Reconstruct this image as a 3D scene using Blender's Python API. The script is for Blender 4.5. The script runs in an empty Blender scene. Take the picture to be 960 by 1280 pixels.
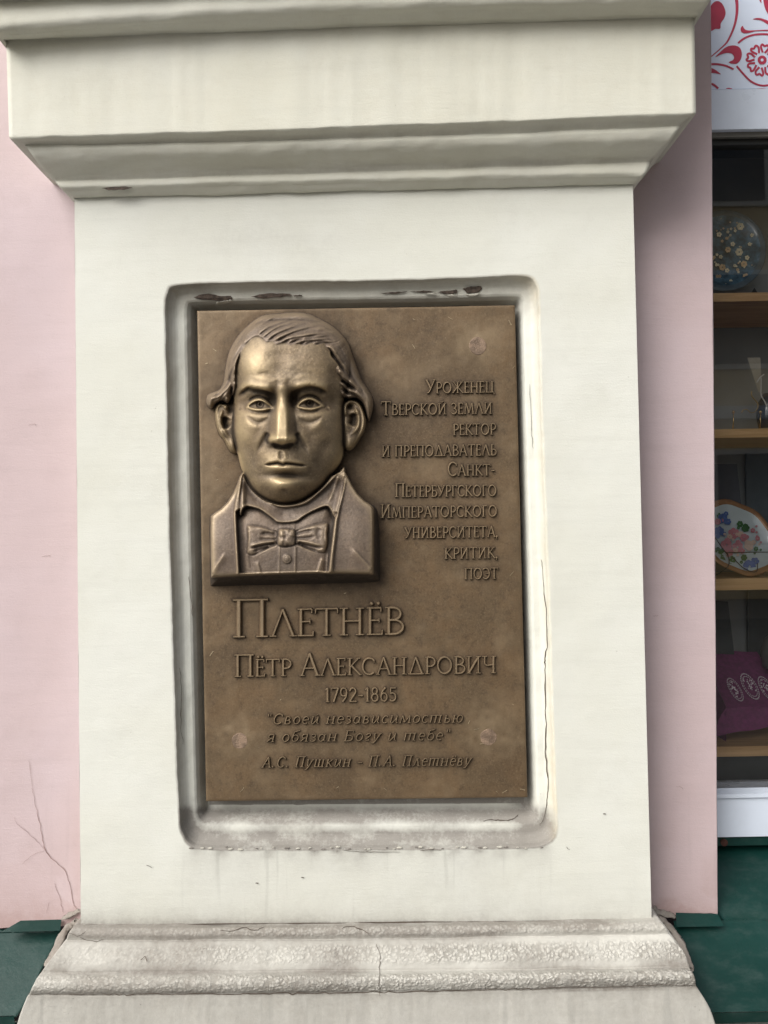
import bpy, math, random
import numpy as np
from mathutils import Vector, Matrix
R = math.radians
random.seed(7); rng = np.random.default_rng(7)
sc = bpy.context.scene
col = sc.collection

# ---------------------------------------------------------------- camera
F = 961.0                                   # focal length in photo pixels (960 x 1280 frame)
CAM = Vector((0.0, -1.25, 1.52))
pitch, yaw, roll = R(1.3), R(0.15), R(1.0)
fw = Vector((math.sin(yaw)*math.cos(pitch), math.cos(yaw)*math.cos(pitch), math.sin(pitch)))
r0 = fw.cross(Vector((0, 0, 1))).normalized(); u0 = r0.cross(fw)
up = u0*math.cos(roll) + r0*math.sin(roll); rt = r0*math.cos(roll) - u0*math.sin(roll)
cd = bpy.data.cameras.new('camera'); cam = bpy.data.objects.new('camera', cd); col.objects.link(cam)
cam.matrix_world = Matrix(((rt.x, up.x, -fw.x, CAM.x), (rt.y, up.y, -fw.y, CAM.y), (rt.z, up.z, -fw.z, CAM.z), (0, 0, 0, 1)))
cd.sensor_fit = 'VERTICAL'; cd.sensor_height = 36; cd.lens = F/1280*36; cd.clip_start = .01; cd.clip_end = 500
sc.camera = cam
sc.render.resolution_x, sc.render.resolution_y = 768, 1024

# ---------------------------------------------------------------- light
SUN_EL, SUN_AZ = 40, -44                   # soft sun high on the left, az measured from the wall normal (-Y) towards +X
w = bpy.data.worlds.new("World"); sc.world = w; w.use_nodes = True
nt = w.node_tree; bg = nt.nodes['Background']
sky = nt.nodes.new('ShaderNodeTexSky'); sky.sky_type = 'NISHITA'; sky.sun_disc = False
sky.sun_elevation = R(SUN_EL); sky.sun_rotation = R(180 - SUN_AZ)
sky.air_density = 1.0; sky.dust_density = 3.5; sky.ozone_density = 1.0
hs = nt.nodes.new('ShaderNodeHueSaturation'); hs.inputs['Saturation'].default_value = .38
nt.links.new(sky.outputs[0], hs.inputs['Color']); nt.links.new(hs.outputs[0], bg.inputs[0])
bg.inputs[1].default_value = 0.095
sl = bpy.data.lights.new('sun', 'SUN'); so = bpy.data.objects.new('sun', sl); col.objects.link(so)
sl.energy = 2.15; sl.angle = R(50); sl.color = (1.0, .965, .91)
sd = Vector((math.sin(R(SUN_AZ))*math.cos(R(SUN_EL)), -math.cos(R(SUN_AZ))*math.cos(R(SUN_EL)), math.sin(R(SUN_EL))))
so.rotation_euler = sd.to_track_quat('Z', 'Y').to_euler(); so.location = (-4, -6, 7)
sc.view_settings.view_transform = 'Standard'; sc.view_settings.look = 'None'
sc.view_settings.exposure = 0.60; sc.view_settings.gamma = 1

# ---------------------------------------------------------------- helpers
rtA, upA, fwA, CA = (np.array(v) for v in (rt, up, fw, CAM))
def at(px, py, Y):
    """world points on the upright plane y = Y seen at photo pixel (px, py); arrays allowed"""
    px, py, Y = np.broadcast_arrays(np.asarray(px, float), np.asarray(py, float), np.asarray(Y, float))
    d = fwA*F + (px[..., None]-480)*rtA - (py[..., None]-640)*upA
    k = (Y-CA[1])/d[..., 1]
    return CA + d*k[..., None]
def P1(px, py, Y): return at([px], [py], [Y])[0]

def mesh(name, V, Fc, mat=None, parent=None, smooth=False, attrs=None, mats=None, midx=None):
    V = np.asarray(V, float).reshape(-1, 3)
    if parent is not None: V = V - WLOC[parent.name]
    me = bpy.data.meshes.new(name)
    if isinstance(Fc, np.ndarray):
        n, k = Fc.shape
        me.vertices.add(len(V)); me.vertices.foreach_set('co', V.astype(np.float32).ravel())
        me.loops.add(n*k); me.loops.foreach_set('vertex_index', Fc.astype(np.int32).ravel())
        me.polygons.add(n); me.polygons.foreach_set('loop_start', np.arange(0, n*k, k, dtype=np.int32))
        me.polygons.foreach_set('loop_total', np.full(n, k, np.int32)); me.update(calc_edges=True)
    else:
        me.from_pydata([tuple(v) for v in V], [], Fc)
    if smooth: me.polygons.foreach_set('use_smooth', np.ones(len(me.polygons), bool))
    for an, av in (attrs or {}).items():
        a = me.attributes.new(an, 'FLOAT', 'POINT'); a.data.foreach_set('value', np.asarray(av, np.float32).ravel())
    if mat: me.materials.append(mat)
    me.update()
    o = bpy.data.objects.new(name, me); col.objects.link(o)
    if parent is not None: o.parent = parent; WLOC[o.name] = WLOC[parent.name]
    else: WLOC[o.name] = np.zeros(3)
    return o
WLOC = {}
def tag(o, label=None, cat=None, group=None, kind=None):
    for k, v in (('label', label), ('category', cat), ('group', group), ('kind', kind)):
        if v: o[k] = v
    return o
def thing(name, loc, label, cat, group=None):
    o = bpy.data.objects.new(name, None); col.objects.link(o); o.location = Vector(loc); o.empty_display_size = .05
    WLOC[o.name] = np.array(loc, float); return tag(o, label, cat, group)
def subempty(name, loc, parent):
    o = bpy.data.objects.new(name, None); col.objects.link(o); o.empty_display_size = .02
    o.parent = parent; o.location = Vector(np.array(loc, float) - WLOC[parent.name]); WLOC[o.name] = np.array(loc, float); return o
class MB:
    def __init__(s): s.v = []; s.f = []
    def add(s, V, Fc):
        n = len(s.v); s.v += [tuple(map(float, v)) for v in V]; s.f += [tuple(i+n for i in f) for f in Fc]; return s
    def box(s, a, b):
        (x0, y0, z0), (x1, y1, z1) = a, b
        return s.add([(x0,y0,z0),(x1,y0,z0),(x1,y1,z0),(x0,y1,z0),(x0,y0,z1),(x1,y0,z1),(x1,y1,z1),(x0,y1,z1)],
                     [(0,3,2,1),(4,5,6,7),(0,1,5,4),(1,2,6,5),(2,3,7,6),(3,0,4,7)])
    def prism(s, front, back):
        """front, back: lists of matching 3d points, front seen anticlockwise"""
        n = len(front)
        return s.add(list(front)+list(back), [tuple(range(n)), tuple(range(2*n-1, n-1, -1))] + [((i+1) % n, i, n+i, n+(i+1) % n) for i in range(n)])
    def tube(s, pts, r, n=8):
        pts = [Vector(p) for p in pts]; rings = []
        rr = r if isinstance(r, (list, tuple)) else [r]*len(pts)
        for i, p in enumerate(pts):
            t = (pts[min(i+1, len(pts)-1)] - pts[max(i-1, 0)]).normalized()
            a = t.cross(Vector((0.13, 1, .21))).normalized(); b = t.cross(a)
            rings.append([p + (a*math.cos(2*math.pi*k/n) + b*math.sin(2*math.pi*k/n))*rr[i] for k in range(n)])
        V = [v for rg in rings for v in rg]
        Fc = [(i*n+k, i*n+(k+1) % n, (i+1)*n+(k+1) % n, (i+1)*n+k) for i in range(len(pts)-1) for k in range(n)]
        return s.add(V, Fc + [tuple(range(n-1, -1, -1)), tuple(range((len(pts)-1)*n, len(pts)*n))])
    def ball(s, c, r, n=10, m=6):
        V = [(c[0]+r*math.sin(math.pi*j/m)*math.cos(2*math.pi*k/n), c[1]+r*math.sin(math.pi*j/m)*math.sin(2*math.pi*k/n), c[2]+r*math.cos(math.pi*j/m)) for j in range(m+1) for k in range(n)]
        return s.add(V, [(j*n+k, (j+1)*n+k, (j+1)*n+(k+1) % n, j*n+(k+1) % n) for j in range(m) for k in range(n)])
    def build(s, name, mat, parent=None, smooth=False): return mesh(name, s.v, s.f, mat, parent, smooth)

def catmull(pts, n=8, closed=False):
    P = np.array(pts, float); L = len(P); out = []
    for i in range(L if closed else L-1):
        if closed: a, b, c, d = P[i-1], P[i], P[(i+1) % L], P[(i+2) % L]
        else: a, b, c, d = P[max(i-1, 0)], P[i], P[i+1], P[min(i+2, L-1)]
        for t in np.arange(n)/n:
            out.append(.5*((2*b)+(c-a)*t+(2*a-5*b+4*c-d)*t*t+(3*b-a-3*c+d)*t**3))
    if not closed: out.append(P[-1])
    return np.array(out)
def resample(P, n, closed=False):
    Q = np.vstack([P, P[:1]]) if closed else P
    s = np.concatenate([[0], np.cumsum(np.linalg.norm(np.diff(Q, axis=0), axis=1))])
    t = np.linspace(0, s[-1], n+1)[:-1] if closed else np.linspace(0, s[-1], n)
    return np.stack([np.interp(t, s, Q[:, k]) for k in range(Q.shape[1])], 1)
def sstep(a, b, x): t = np.clip((x-a)/(b-a), 0, 1); return t*t*(3-2*t)
_NP = rng.random((64, 64))
def vnoise(x, y):
    """smooth tileable value noise, -1..1"""
    xi, yi = np.floor(x).astype(int), np.floor(y).astype(int); fx, fy = x-xi, y-yi
    fx = fx*fx*(3-2*fx); fy = fy*fy*(3-2*fy); g = lambda a, b: _NP[a % 64, b % 64]
    return 2*((g(xi, yi)*(1-fx)+g(xi+1, yi)*fx)*(1-fy)+(g(xi, yi+1)*(1-fx)+g(xi+1, yi+1)*fx)*fy)-1
def segdist(X, Y, pts, closed=False):
    """distance to a polyline, side sign and arc position 0..1"""
    P = np.array(pts, float); Q = np.vstack([P, P[:1]]) if closed else P
    L = np.linalg.norm(np.diff(Q, axis=0), axis=1); T = L.sum(); acc = 0
    best = np.full(X.shape, 1e9); side = np.zeros(X.shape); s = np.zeros(X.shape)
    for i in range(len(Q)-1):
        ax, ay = Q[i, :2]; dx, dy = Q[i+1, :2]-Q[i, :2]; l2 = dx*dx+dy*dy+1e-9
        t = np.clip(((X-ax)*dx+(Y-ay)*dy)/l2, 0, 1)
        ex, ey = X-ax-t*dx, Y-ay-t*dy; d = ex*ex+ey*ey
        m = d < best; best = np.where(m, d, best); side = np.where(m, np.sign(dx*ey-dy*ex), side); s = np.where(m, (acc+t*L[i])/T, s)
        acc += L[i]
    return np.sqrt(best), side, s
def inside(X, Y, P):
    c = np.zeros(X.shape, bool); n = len(P)
    for i in range(n):
        x0, y0 = P[i][:2]; x1, y1 = P[(i+1) % n][:2]
        if y0 == y1: continue
        c ^= ((y0 > Y) != (y1 > Y)) & (X < (x1-x0)*(Y-y0)/(y1-y0)+x0)
    return c
def sdist(X, Y, P):
    d, _, _ = segdist(X, Y, P, True); return np.where(inside(X, Y, P), d, -d)
def blur(a, sig):
    r = max(1, int(sig*3)); k = np.exp(-.5*(np.arange(-r, r+1)/sig)**2); k /= k.sum()
    for ax in (0, 1):
        p = np.pad(a, [(r, r) if i == ax else (0, 0) for i in (0, 1)], mode='edge')
        o = np.zeros_like(a)
        for i, kk in enumerate(k): o += kk*(p[i:i+a.shape[0]] if ax == 0 else p[:, i:i+a.shape[1]])
        a = o
    return a
def gridfaces(ny, nx):
    i = np.arange(ny*nx).reshape(ny, nx)
    return np.stack([i[:-1, :-1], i[1:, :-1], i[1:, 1:], i[:-1, 1:]], -1).reshape(-1, 4)

# ---------------------------------------------------------------- materials
class NB:
    """small node builder"""
    def __init__(s, name):
        s.m = bpy.data.materials.new(name); s.m.use_nodes = True; s.t = s.m.node_tree; s.b = s.t.nodes['Principled BSDF']
        g = s.t.nodes.new('ShaderNodeNewGeometry'); s.pos = g.outputs['Position']; s.nrm = g.outputs['Normal']
    def n(s, ty, ins=None, **kw):
        nd = s.t.nodes.new(ty)
        for k, v in kw.items(): setattr(nd, k, v)
        for k, v in (ins or {}).items():
            if isinstance(v, bpy.types.NodeSocket): s.t.links.new(v, nd.inputs[k])
            else: nd.inputs[k].default_value = v
        return nd
    def math(s, op, a, b=0.0, c=0.0, clamp=False):
        return s.n('ShaderNodeMath', {0: a, 1: b, 2: c}, operation=op, use_clamp=clamp).outputs[0]
    def xyz(s):
        q = s.n('ShaderNodeSeparateXYZ', {0: s.pos}); return q.outputs[0], q.outputs[1], q.outputs[2]
    def scaled(s, sx, sy, sz, off=0):
        return s.n('ShaderNodeMapping', {'Vector': s.pos, 'Scale': (sx, sy, sz), 'Location': (off, off, off)}).outputs[0]
    def noise(s, scale, detail=5, rough=.55, vec=None, dist=0):
        return s.n('ShaderNodeTexNoise', {'Vector': vec or s.pos, 'Scale': scale, 'Detail': detail, 'Roughness': rough, 'Distortion': dist}).outputs[0]
    def voro(s, scale, feature='F1', vec=None, rand=1):
        return s.n('ShaderNodeTexVoronoi', {'Vector': vec or s.pos, 'Scale': scale, 'Randomness': rand}, feature=feature).outputs['Distance']
    def ramp(s, x, a, b, lo=0.0, hi=1.0):
        return s.n('ShaderNodeMapRange', {0: x, 1: a, 2: b, 3: lo, 4: hi}, interpolation_type='SMOOTHSTEP').outputs[0]
    def attr(s, name): return s.n('ShaderNodeAttribute', attribute_name=name).outputs['Fac']
    def mix(s, fac, a, b, mode='MIX'):
        nd = s.n('ShaderNodeMix', data_type='RGBA', blend_type=mode)
        for k, v in ((0, fac), (6, a), (7, b)):
            if isinstance(v, bpy.types.NodeSocket): s.t.links.new(v, nd.inputs[k])
            else: nd.inputs[k].default_value = (*v, 1) if isinstance(v, tuple) and len(v) == 3 else v
        return nd.outputs[2]
    def bump(s, h, strength, dist, nrm=None):
        ins = {'Height': h, 'Strength': strength, 'Distance': dist}
        if nrm: ins['Normal'] = nrm
        return s.n('ShaderNodeBump', ins).outputs[0]
    def set(s, **kw):
        names = {'color': 'Base Color', 'rough': 'Roughness', 'metal': 'Metallic', 'normal': 'Normal', 'spec': 'Specular IOR Level', 'coat': 'Coat Weight'}
        for k, v in kw.items():
            i = s.b.inputs[names[k]]
            if isinstance(v, bpy.types.NodeSocket): s.t.links.new(v, i)
            else: i.default_value = (*v, 1) if k == 'color' else v
        return s.m

def plaster(name, c1, c2, grime=(.185, .165, .148), pebble=False, pebamp=0.0, brush=1.0):
    b = NB(name)
    big = b.noise(3.2, 4, .6); med = b.noise(17, 6, .65)
    base = b.mix(b.ramp(big, .35, .68), c1, c2)
    base = b.mix(b.math('MULTIPLY', b.ramp(med, .5, .75), .22), base, tuple(x*.82 for x in c1))
    streakv = b.scaled(3.0, 1, .45); hs_ = b.noise(40, 4, .6, vec=b.scaled(.12, .5, 1.6))
    base = b.mix(b.math('MULTIPLY', b.ramp(hs_, .45, .8), .16), base, tuple(x*.74 for x in c1))
    n6 = b.noise(6, 9, .78); base = b.mix(b.math('MULTIPLY', b.ramp(n6, .52, .72), .20), base, tuple(x*y for x, y in zip(c1, (.80, .78, .74))))
    # specks of dirt and pits
    v1 = b.voro(95, vec=b.n('ShaderNodeMapping', {'Vector': b.pos, 'Scale': (1, 1, 1.6)}).outputs[0]); pick = b.noise(23, 2)
    speck = b.math('MULTIPLY', b.ramp(v1, .10, .03), b.ramp(pick, .62, .70))
    base = b.mix(b.math('MULTIPLY', speck, .6), base, (.16, .13, .10))
    # grime and painted shade held in an attribute and broken up by noise
    d = b.attr('dirt_shade'); n1 = b.noise(34, 7, .7); n2 = b.noise(8, 5, .7, vec=streakv)
    n5 = b.noise(150, 5, .75); dm = b.math('MULTIPLY', d, b.math('ADD', b.ramp(n1, .2, .8, .50, .90), b.math('ADD', b.math('MULTIPLY', n2, .5), b.ramp(n5, .35, .65, -.10, .15))), clamp=True)
    base = b.mix(b.math('MULTIPLY', dm, .85), base, grime)
    g1 = b.noise(420, 5, .8); base = b.mix(b.math('MULTIPLY', b.ramp(g1, .50, .72), .26), base, tuple(x*.72 for x in c1)); g2 = b.noise(120, 6, .8); base = b.mix(b.math('MULTIPLY', b.ramp(g2, .54, .74), .20), base, tuple(x*.74 for x in c1))
    yl = b.attr('yellow'); base = b.mix(b.math('MULTIPLY', yl, b.ramp(n1, .3, .7, .4, 1.0)), base, (.62, .53, .36))
    st = b.attr('streak'); rn = b.noise(70, 3, .5, vec=b.scaled(.9, 1, .05))
    base = b.mix(b.math('MULTIPLY', b.math('MULTIPLY', st, b.ramp(rn, .60, .72)), .5), base, tuple(x*.55 for x in c1))
    fine = b.noise(380, 4, .6); brushn = b.noise(150, 5, .75, vec=b.scaled(.22, .4, 1.2), dist=.6); lump = b.noise(9, 3, .5)
    h = b.math('ADD', b.math('MULTIPLY', fine, .10), b.math('MULTIPLY', brushn, .13*brush)); h = b.math('ADD', h, b.math('MULTIPLY', lump, .45))
    h = b.math('SUBTRACT', h, b.math('MULTIPLY', speck, .35))
    if pebble:
        pv = b.n('ShaderNodeMapping', {'Vector': b.n('ShaderNodeVectorMath', {0: b.pos, 1: b.n('ShaderNodeVectorMath', {0: b.n('ShaderNodeTexNoise', {'Vector': b.pos, 'Scale': 60.0, 'Detail': 3.0}).outputs['Color'], 1: (.012, .012, .012)}, operation='MULTIPLY').outputs[0]}, operation='ADD').outputs[0], 'Scale': (1, 1, 1.15)}).outputs[0]
        pa = b.attr('pebble'); e = b.voro(185, 'F1', vec=pv); e2 = b.noise(300, 4, .7)
        ed = b.ramp(e, .75, .15); gate = b.ramp(b.noise(22, 5, .7), .30, .52); pm = b.math('MULTIPLY', pa, gate)
        h = b.math('ADD', h, b.math('MULTIPLY', b.math('MULTIPLY', ed, pm), .50)); h = b.math('ADD', h, b.math('MULTIPLY', b.math('MULTIPLY', e2, pa), .9))
        base = b.mix(b.math('MULTIPLY', b.math('MULTIPLY', b.math('SUBTRACT', 1.0, ed), pm), .50), base, (.22, .20, .17))
        base = b.mix(b.math('MULTIPLY', b.math('MULTIPLY', ed, pm), .50), base, (.70, .68, .62))
    return b.set(color=base, rough=.72, spec=.3, normal=b.bump(h, .8, .0035))

CREAM1, CREAM2 = (.69, .695, .625), (.725, .735, .68)
M_CREAM = plaster('cream_paint', CREAM1, CREAM2)
M_MOULD = plaster('moulding_paint', (.69, .69, .60), (.73, .735, .665), brush=1.2)
M_BASE = plaster('base_plaster', (.53, .525, .485), (.62, .615, .57), pebble=True)
M_PINK = plaster('pink_paint', (.565, .455, .465), (.58, .478, .50), grime=(.42, .29, .27))

def bronze(name, c_dark, c_mid, c_hi, rough=.42, metal=.75, blot=1.0):
    b = NB(name)
    n1 = b.noise(14, 7, .68, dist=.4); n2 = b.noise(90, 5, .65); n3 = b.noise(5, 3, .5)
    c = b.mix(b.ramp(n1, .35, .7), c_mid, tuple(x*y for x, y in zip(c_mid, (1.28, 1.20, 1.12))))
    c = b.mix(b.math('MULTIPLY', b.ramp(n3, .45, .7), .45*blot), c, tuple(x*y for x, y in zip(c_mid, (.72, .70, .72))))
    c = b.mix(b.math('MULTIPLY', b.ramp(n2, .48, .75), .42), c, c_dark)
    n4 = b.noise(330, 4, .7); c = b.mix(b.math('MULTIPLY', b.ramp(n4, .52, .7), .30), c, c_hi); c = b.mix(b.math('MULTIPLY', b.ramp(n4, .46, .3), .40), c, c_dark)
    dr = b.noise(26, 6, .7, vec=b.scaled(1.6, 1, .16)); c = b.mix(b.math('MULTIPLY', b.ramp(dr, .5, .75), .30*blot), c, tuple(x*.62 for x in c_mid))
    cav = b.attr('cavity_shade'); pol = b.attr('polish_highlight')
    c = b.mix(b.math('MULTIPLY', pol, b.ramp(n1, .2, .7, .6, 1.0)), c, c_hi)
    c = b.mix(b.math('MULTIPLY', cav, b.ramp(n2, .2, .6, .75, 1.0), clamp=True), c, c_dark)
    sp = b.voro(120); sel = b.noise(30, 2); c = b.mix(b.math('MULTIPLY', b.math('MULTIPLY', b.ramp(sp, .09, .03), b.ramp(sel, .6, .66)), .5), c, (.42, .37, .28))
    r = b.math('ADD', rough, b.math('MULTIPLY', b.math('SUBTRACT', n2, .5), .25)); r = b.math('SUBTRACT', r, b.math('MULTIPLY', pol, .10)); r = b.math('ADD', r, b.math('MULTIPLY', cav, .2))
    h = b.math('ADD', b.math('MULTIPLY', b.noise(420, 5, .7), .35), b.math('ADD', b.math('MULTIPLY', n1, .7), b.math('MULTIPLY', b.noise(130, 3, .6), .18)))
    return b.set(color=c, metal=metal, rough=r, normal=b.bump(h, .55, .0016))
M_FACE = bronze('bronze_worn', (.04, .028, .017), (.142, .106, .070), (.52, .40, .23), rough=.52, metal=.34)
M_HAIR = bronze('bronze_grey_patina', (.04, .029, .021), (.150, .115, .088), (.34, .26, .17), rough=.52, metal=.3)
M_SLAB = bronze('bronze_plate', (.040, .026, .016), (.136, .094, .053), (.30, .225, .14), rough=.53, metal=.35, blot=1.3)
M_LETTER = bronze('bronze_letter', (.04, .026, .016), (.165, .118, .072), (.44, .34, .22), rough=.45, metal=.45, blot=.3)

def simple(name, c, rough=.5, metal=0, var=.12, scale=20, bump=.2, coat=0, spec=.5):
    b = NB(name); n = b.noise(scale, 5, .6)
    cc = b.mix(b.ramp(n, .3, .7), tuple(x*(1-var) for x in c), tuple(min(1, x*(1+var)) for x in c))
    b.set(color=cc, rough=b.ramp(n, .2, .8, max(.02, rough-.06), min(1, rough+.06)), metal=metal, coat=coat, spec=spec)
    if bump: b.set(normal=b.bump(b.noise(scale*8, 3), bump, .002))
    return b.m
M_DISC = simple('worn_bronze_plug', (.235, .165, .115), .6, .3, .35, 70, .5)
M_CRACK = simple('crack_shadowed_gap', (.09, .07, .055), .9, 0, .2, 60, 0)
M_CRACKP = simple('fine_crack_in_pink', (.25, .16, .145), .9, 0, .3, 60, 0)
M_CHIP = simple('old_brown_paint', (.10, .075, .06), .85, 0, .45, 160, .6)
M_CHIP2 = simple('grey_crumbled_plaster', (.27, .245, .22), .9, 0, .3, 160, .6)
M_FLAKE = simple('curled_paint_flake', (.66, .64, .56), .6, 0, .1, 60, .2)
M_FRAME = simple('white_frame', (.68, .75, .86), .3, 0, .05, 9, .05)  # blue of the reflected sky mixed into the white base colour
M_RAIL_SHADE = simple('frame_underside_shade', (.16, .155, .14), .6, 0, .1, 30, .1)
M_PANEL = simple('printed_panel', (.68, .76, .90), .3, 0, .03, 6, .0)  # same sky blue mixed into the white panel
M_RED = simple('red_print', (.42, .035, .075), .4, 0, .08, 30, 0)
M_BLACK = simple('black_rubber', (.012, .013, .013), .4, 0, .2, 30, 0)
M_GOLD = simple('gold_metal', (.75, .55, .25), .25, 1, .1, 30, 0)
M_WIRE = simple('black_wire', (.01, .012, .012), .35, 0, .1, 30, 0)
M_BACK = simple('cabinet_back', (.24, .26, .26), .7, 0, .1, 5, .1)
M_DARKB = simple('dark_card', (.05, .06, .062), .6, 0, .2, 12, .1)
M_GREYB = simple('grey_card', (.20, .195, .175), .7, 0, .1, 12, .1)
M_ROOM = simple('shop_interior', (.07, .065, .06), .9, 0, .2, 3, 0)
def green_metal():
    b = NB('green_sheet_metal'); n = b.noise(6, 5, .6); f = b.noise(120, 4, .7); dust = b.noise(22, 6, .7, vec=b.scaled(1, 2.2, 1))
    c = b.mix(b.ramp(n, .3, .7), (.003, .028, .023), (.006, .038, .032))
    c = b.mix(b.math('MULTIPLY', b.ramp(dust, .45, .75), .30), c, (.055, .085, .08))
    c = b.mix(b.math('MULTIPLY', b.ramp(f, .66, .8), .35), c, (.13, .18, .17))
    h = b.math('ADD', b.math('MULTIPLY', f, .5), b.math('MULTIPLY', b.noise(9, 2), 3.0))
    return b.set(color=c, rough=b.ramp(dust, .3, .8, .34, .52), spec=.35, normal=b.bump(h, .45, .0018))
M_GREEN = green_metal()
def wood():
    b = NB('shelf_wood'); v = b.scaled(.35, 3, 8); n = b.noise(12, 6, .65, vec=v, dist=1.5)
    c = b.mix(b.ramp(n, .3, .7), (.55, .33, .15), (.74, .50, .26)); return b.set(color=c, rough=.45, normal=b.bump(n, .2, .001))
M_WOOD = wood()
def glass(name, c=(1, 1, 1), ior=1.45, rough=0.0, dim=.62):
    m = bpy.data.materials.new(name); m.use_nodes = True; t = m.node_tree; t.nodes.clear()
    o = t.nodes.new('ShaderNodeOutputMaterial'); tr = t.nodes.new('ShaderNodeBsdfTransparent'); tr.inputs[0].default_value = (dim*c[0], dim*c[1], dim*c[2], 1)
    gl = t.nodes.new('ShaderNodeBsdfGlossy'); gl.inputs['Roughness'].default_value = rough
    nz = t.nodes.new('ShaderNodeTexNoise'); nz.inputs['Scale'].default_value = 2.5; bp = t.nodes.new('ShaderNodeBump'); bp.inputs['Strength'].default_value = .012; bp.inputs['Distance'].default_value = .02
    t.links.new(nz.outputs[0], bp.inputs['Height']); t.links.new(bp.outputs[0], gl.inputs['Normal'])
    fr = t.nodes.new('ShaderNodeFresnel'); fr.inputs[0].default_value = ior
    mx = t.nodes.new('ShaderNodeMixShader'); mu = t.nodes.new('ShaderNodeMath'); mu.operation = 'MULTIPLY'; mu.inputs[1].default_value = 4.0
    t.links.new(fr.outputs[0], mu.inputs[0]); t.links.new(mu.outputs[0], mx.inputs[0]); t.links.new(tr.outputs[0], mx.inputs[1]); t.links.new(gl.outputs[0], mx.inputs[2]); t.links.new(mx.outputs[0], o.inputs[0])
    return m
M_GLASS = glass('shop_glass', dim=.99)

# ---------------------------------------------------------------- ground and the far side of the street
def paving():
    b = NB('street_asphalt'); n = b.noise(60, 6, .7); c = b.mix(n, (.035, .035, .037), (.075, .073, .07)); return b.set(color=c, rough=.85, normal=b.bump(n, .5, .01))
def stone_pave():
    b = NB('pavement_stone'); n = b.noise(25, 6, .7); c = b.mix(n, (.10, .095, .09), (.17, .165, .155)); return b.set(color=c, rough=.8, normal=b.bump(n, .3, .004))
M_ASPH, M_PAVE = paving(), stone_pave()
tag(MB().box((-60, -60, -.2), (60, 20, -.14)).build('road', M_ASPH), 'grey asphalt road in front of the facade', kind='structure')
tag(MB().box((-60, -2.6, -.139), (60, .6, 0)).build('pavement', M_PAVE), 'grey stone pavement at the foot of the pilaster', kind='structure')
tag(MB().box((-60, -13.5, -.139), (60, -10.6, 0)).build('far_pavement', M_PAVE), 'grey stone pavement across the street', kind='structure')
ob = thing('building', (6, -13.5, 0), 'ochre yellow building across the street, seen only as a dim reflection in the shop window', 'building')
M_OCH = simple('ochre_render', (.66, .50, .25), .85, 0, .1, 1.5, .1); M_TRIM = simple('white_trim', (.66, .65, .6), .7, 0, .05, 3, 0); M_DGL = simple('dark_window', (.03, .04, .055), .1, 0, .2, 1, 0)
HB = 10.0
mw = MB()
xs = [.6+3.0*i for i in range(10)]
mw.box((-.5, -20, 0), (30, -13.7, HB)); mw.build('wall', M_OCH, ob)
MB().box((-.8, -20.2, HB+.005), (30.3, -13.35, HB+.4)).build('cornice', M_TRIM, ob)
MB().box((-.5, -13.68, 3.6), (30, -13.5, 3.85)).build('string_course', M_TRIM, ob)
for xx in xs:
    for zz in (1.0, 4.6, 7.9):
        fr = MB().box((xx, -13.69, zz), (xx+1.3, -13.62, zz+2.0)).build('window', M_TRIM, ob)
        MB().box((xx+.1, -13.615, zz+.1), (xx+1.2, -13.60, zz+1.9)).build('pane', M_DGL, fr)

# ---------------------------------------------------------------- facade wall
YW, YG, YB = .085, .200, .46                # wall face, window plane, back of the display
XRt, XRb = P1(888.5, 100, YW), P1(896.5, 1140, YW)         # the right edge of the wall leans a little
XR = XRt[0]-.004; XL = P1(-4, 700, YW)[0]
xr_at = lambda z: XRb[0]+(XRt[0]-XRb[0])*(z-XRb[2])/(XRt[2]-XRb[2])
ZT = 3.3
ZSIL = lambda Y: np.interp(Y, [-.03, YG], [P1(920, 1262, -.03)[2], P1(920, 1052, YG)[2]])
zb = P1(870, 1143, YW)[2]
def grid_panel(x0, x1, z0, z1, Y, nx, nz):
    X, Z = np.meshgrid(np.linspace(x0, x1, nx), np.linspace(z1, z0, nz)); return X, Z
wall = thing('wall', (0, YW, 0), 'pale pink plastered wall showing as a strip on both sides of the cream pilaster', 'wall')
NX, NZ = 120, 240
X, Z = np.meshgrid(np.linspace(XL, XR, NX), np.linspace(2.75, zb, NZ))
Yf = YW + .0009*vnoise(X*7, Z*7) + .0004*vnoise(X*31, Z*31)
X = XL+(X-XL)*(xr_at(Z)-XL)/(XR-XL)
dz = np.minimum(np.abs(Z-zb), .5)
wd = .75*np.exp(-dz/.035) + .35*np.exp(-dz/.12)*(vnoise(X*25, Z*12) > 0)
wd = np.maximum(wd, .55*np.exp(-np.abs(X-P1(99, 1100, YW)[0])/.02)*sstep(zb+.35, zb, Z))
Zf = Z.copy(); Zf[-1] += .0022*vnoise(X[-1]*60, X[-1]*0) + .0016*vnoise(X[-1]*150, X[-1]*0+7)
V = np.stack([X, Yf, Zf], -1).reshape(-1, 3)
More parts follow.
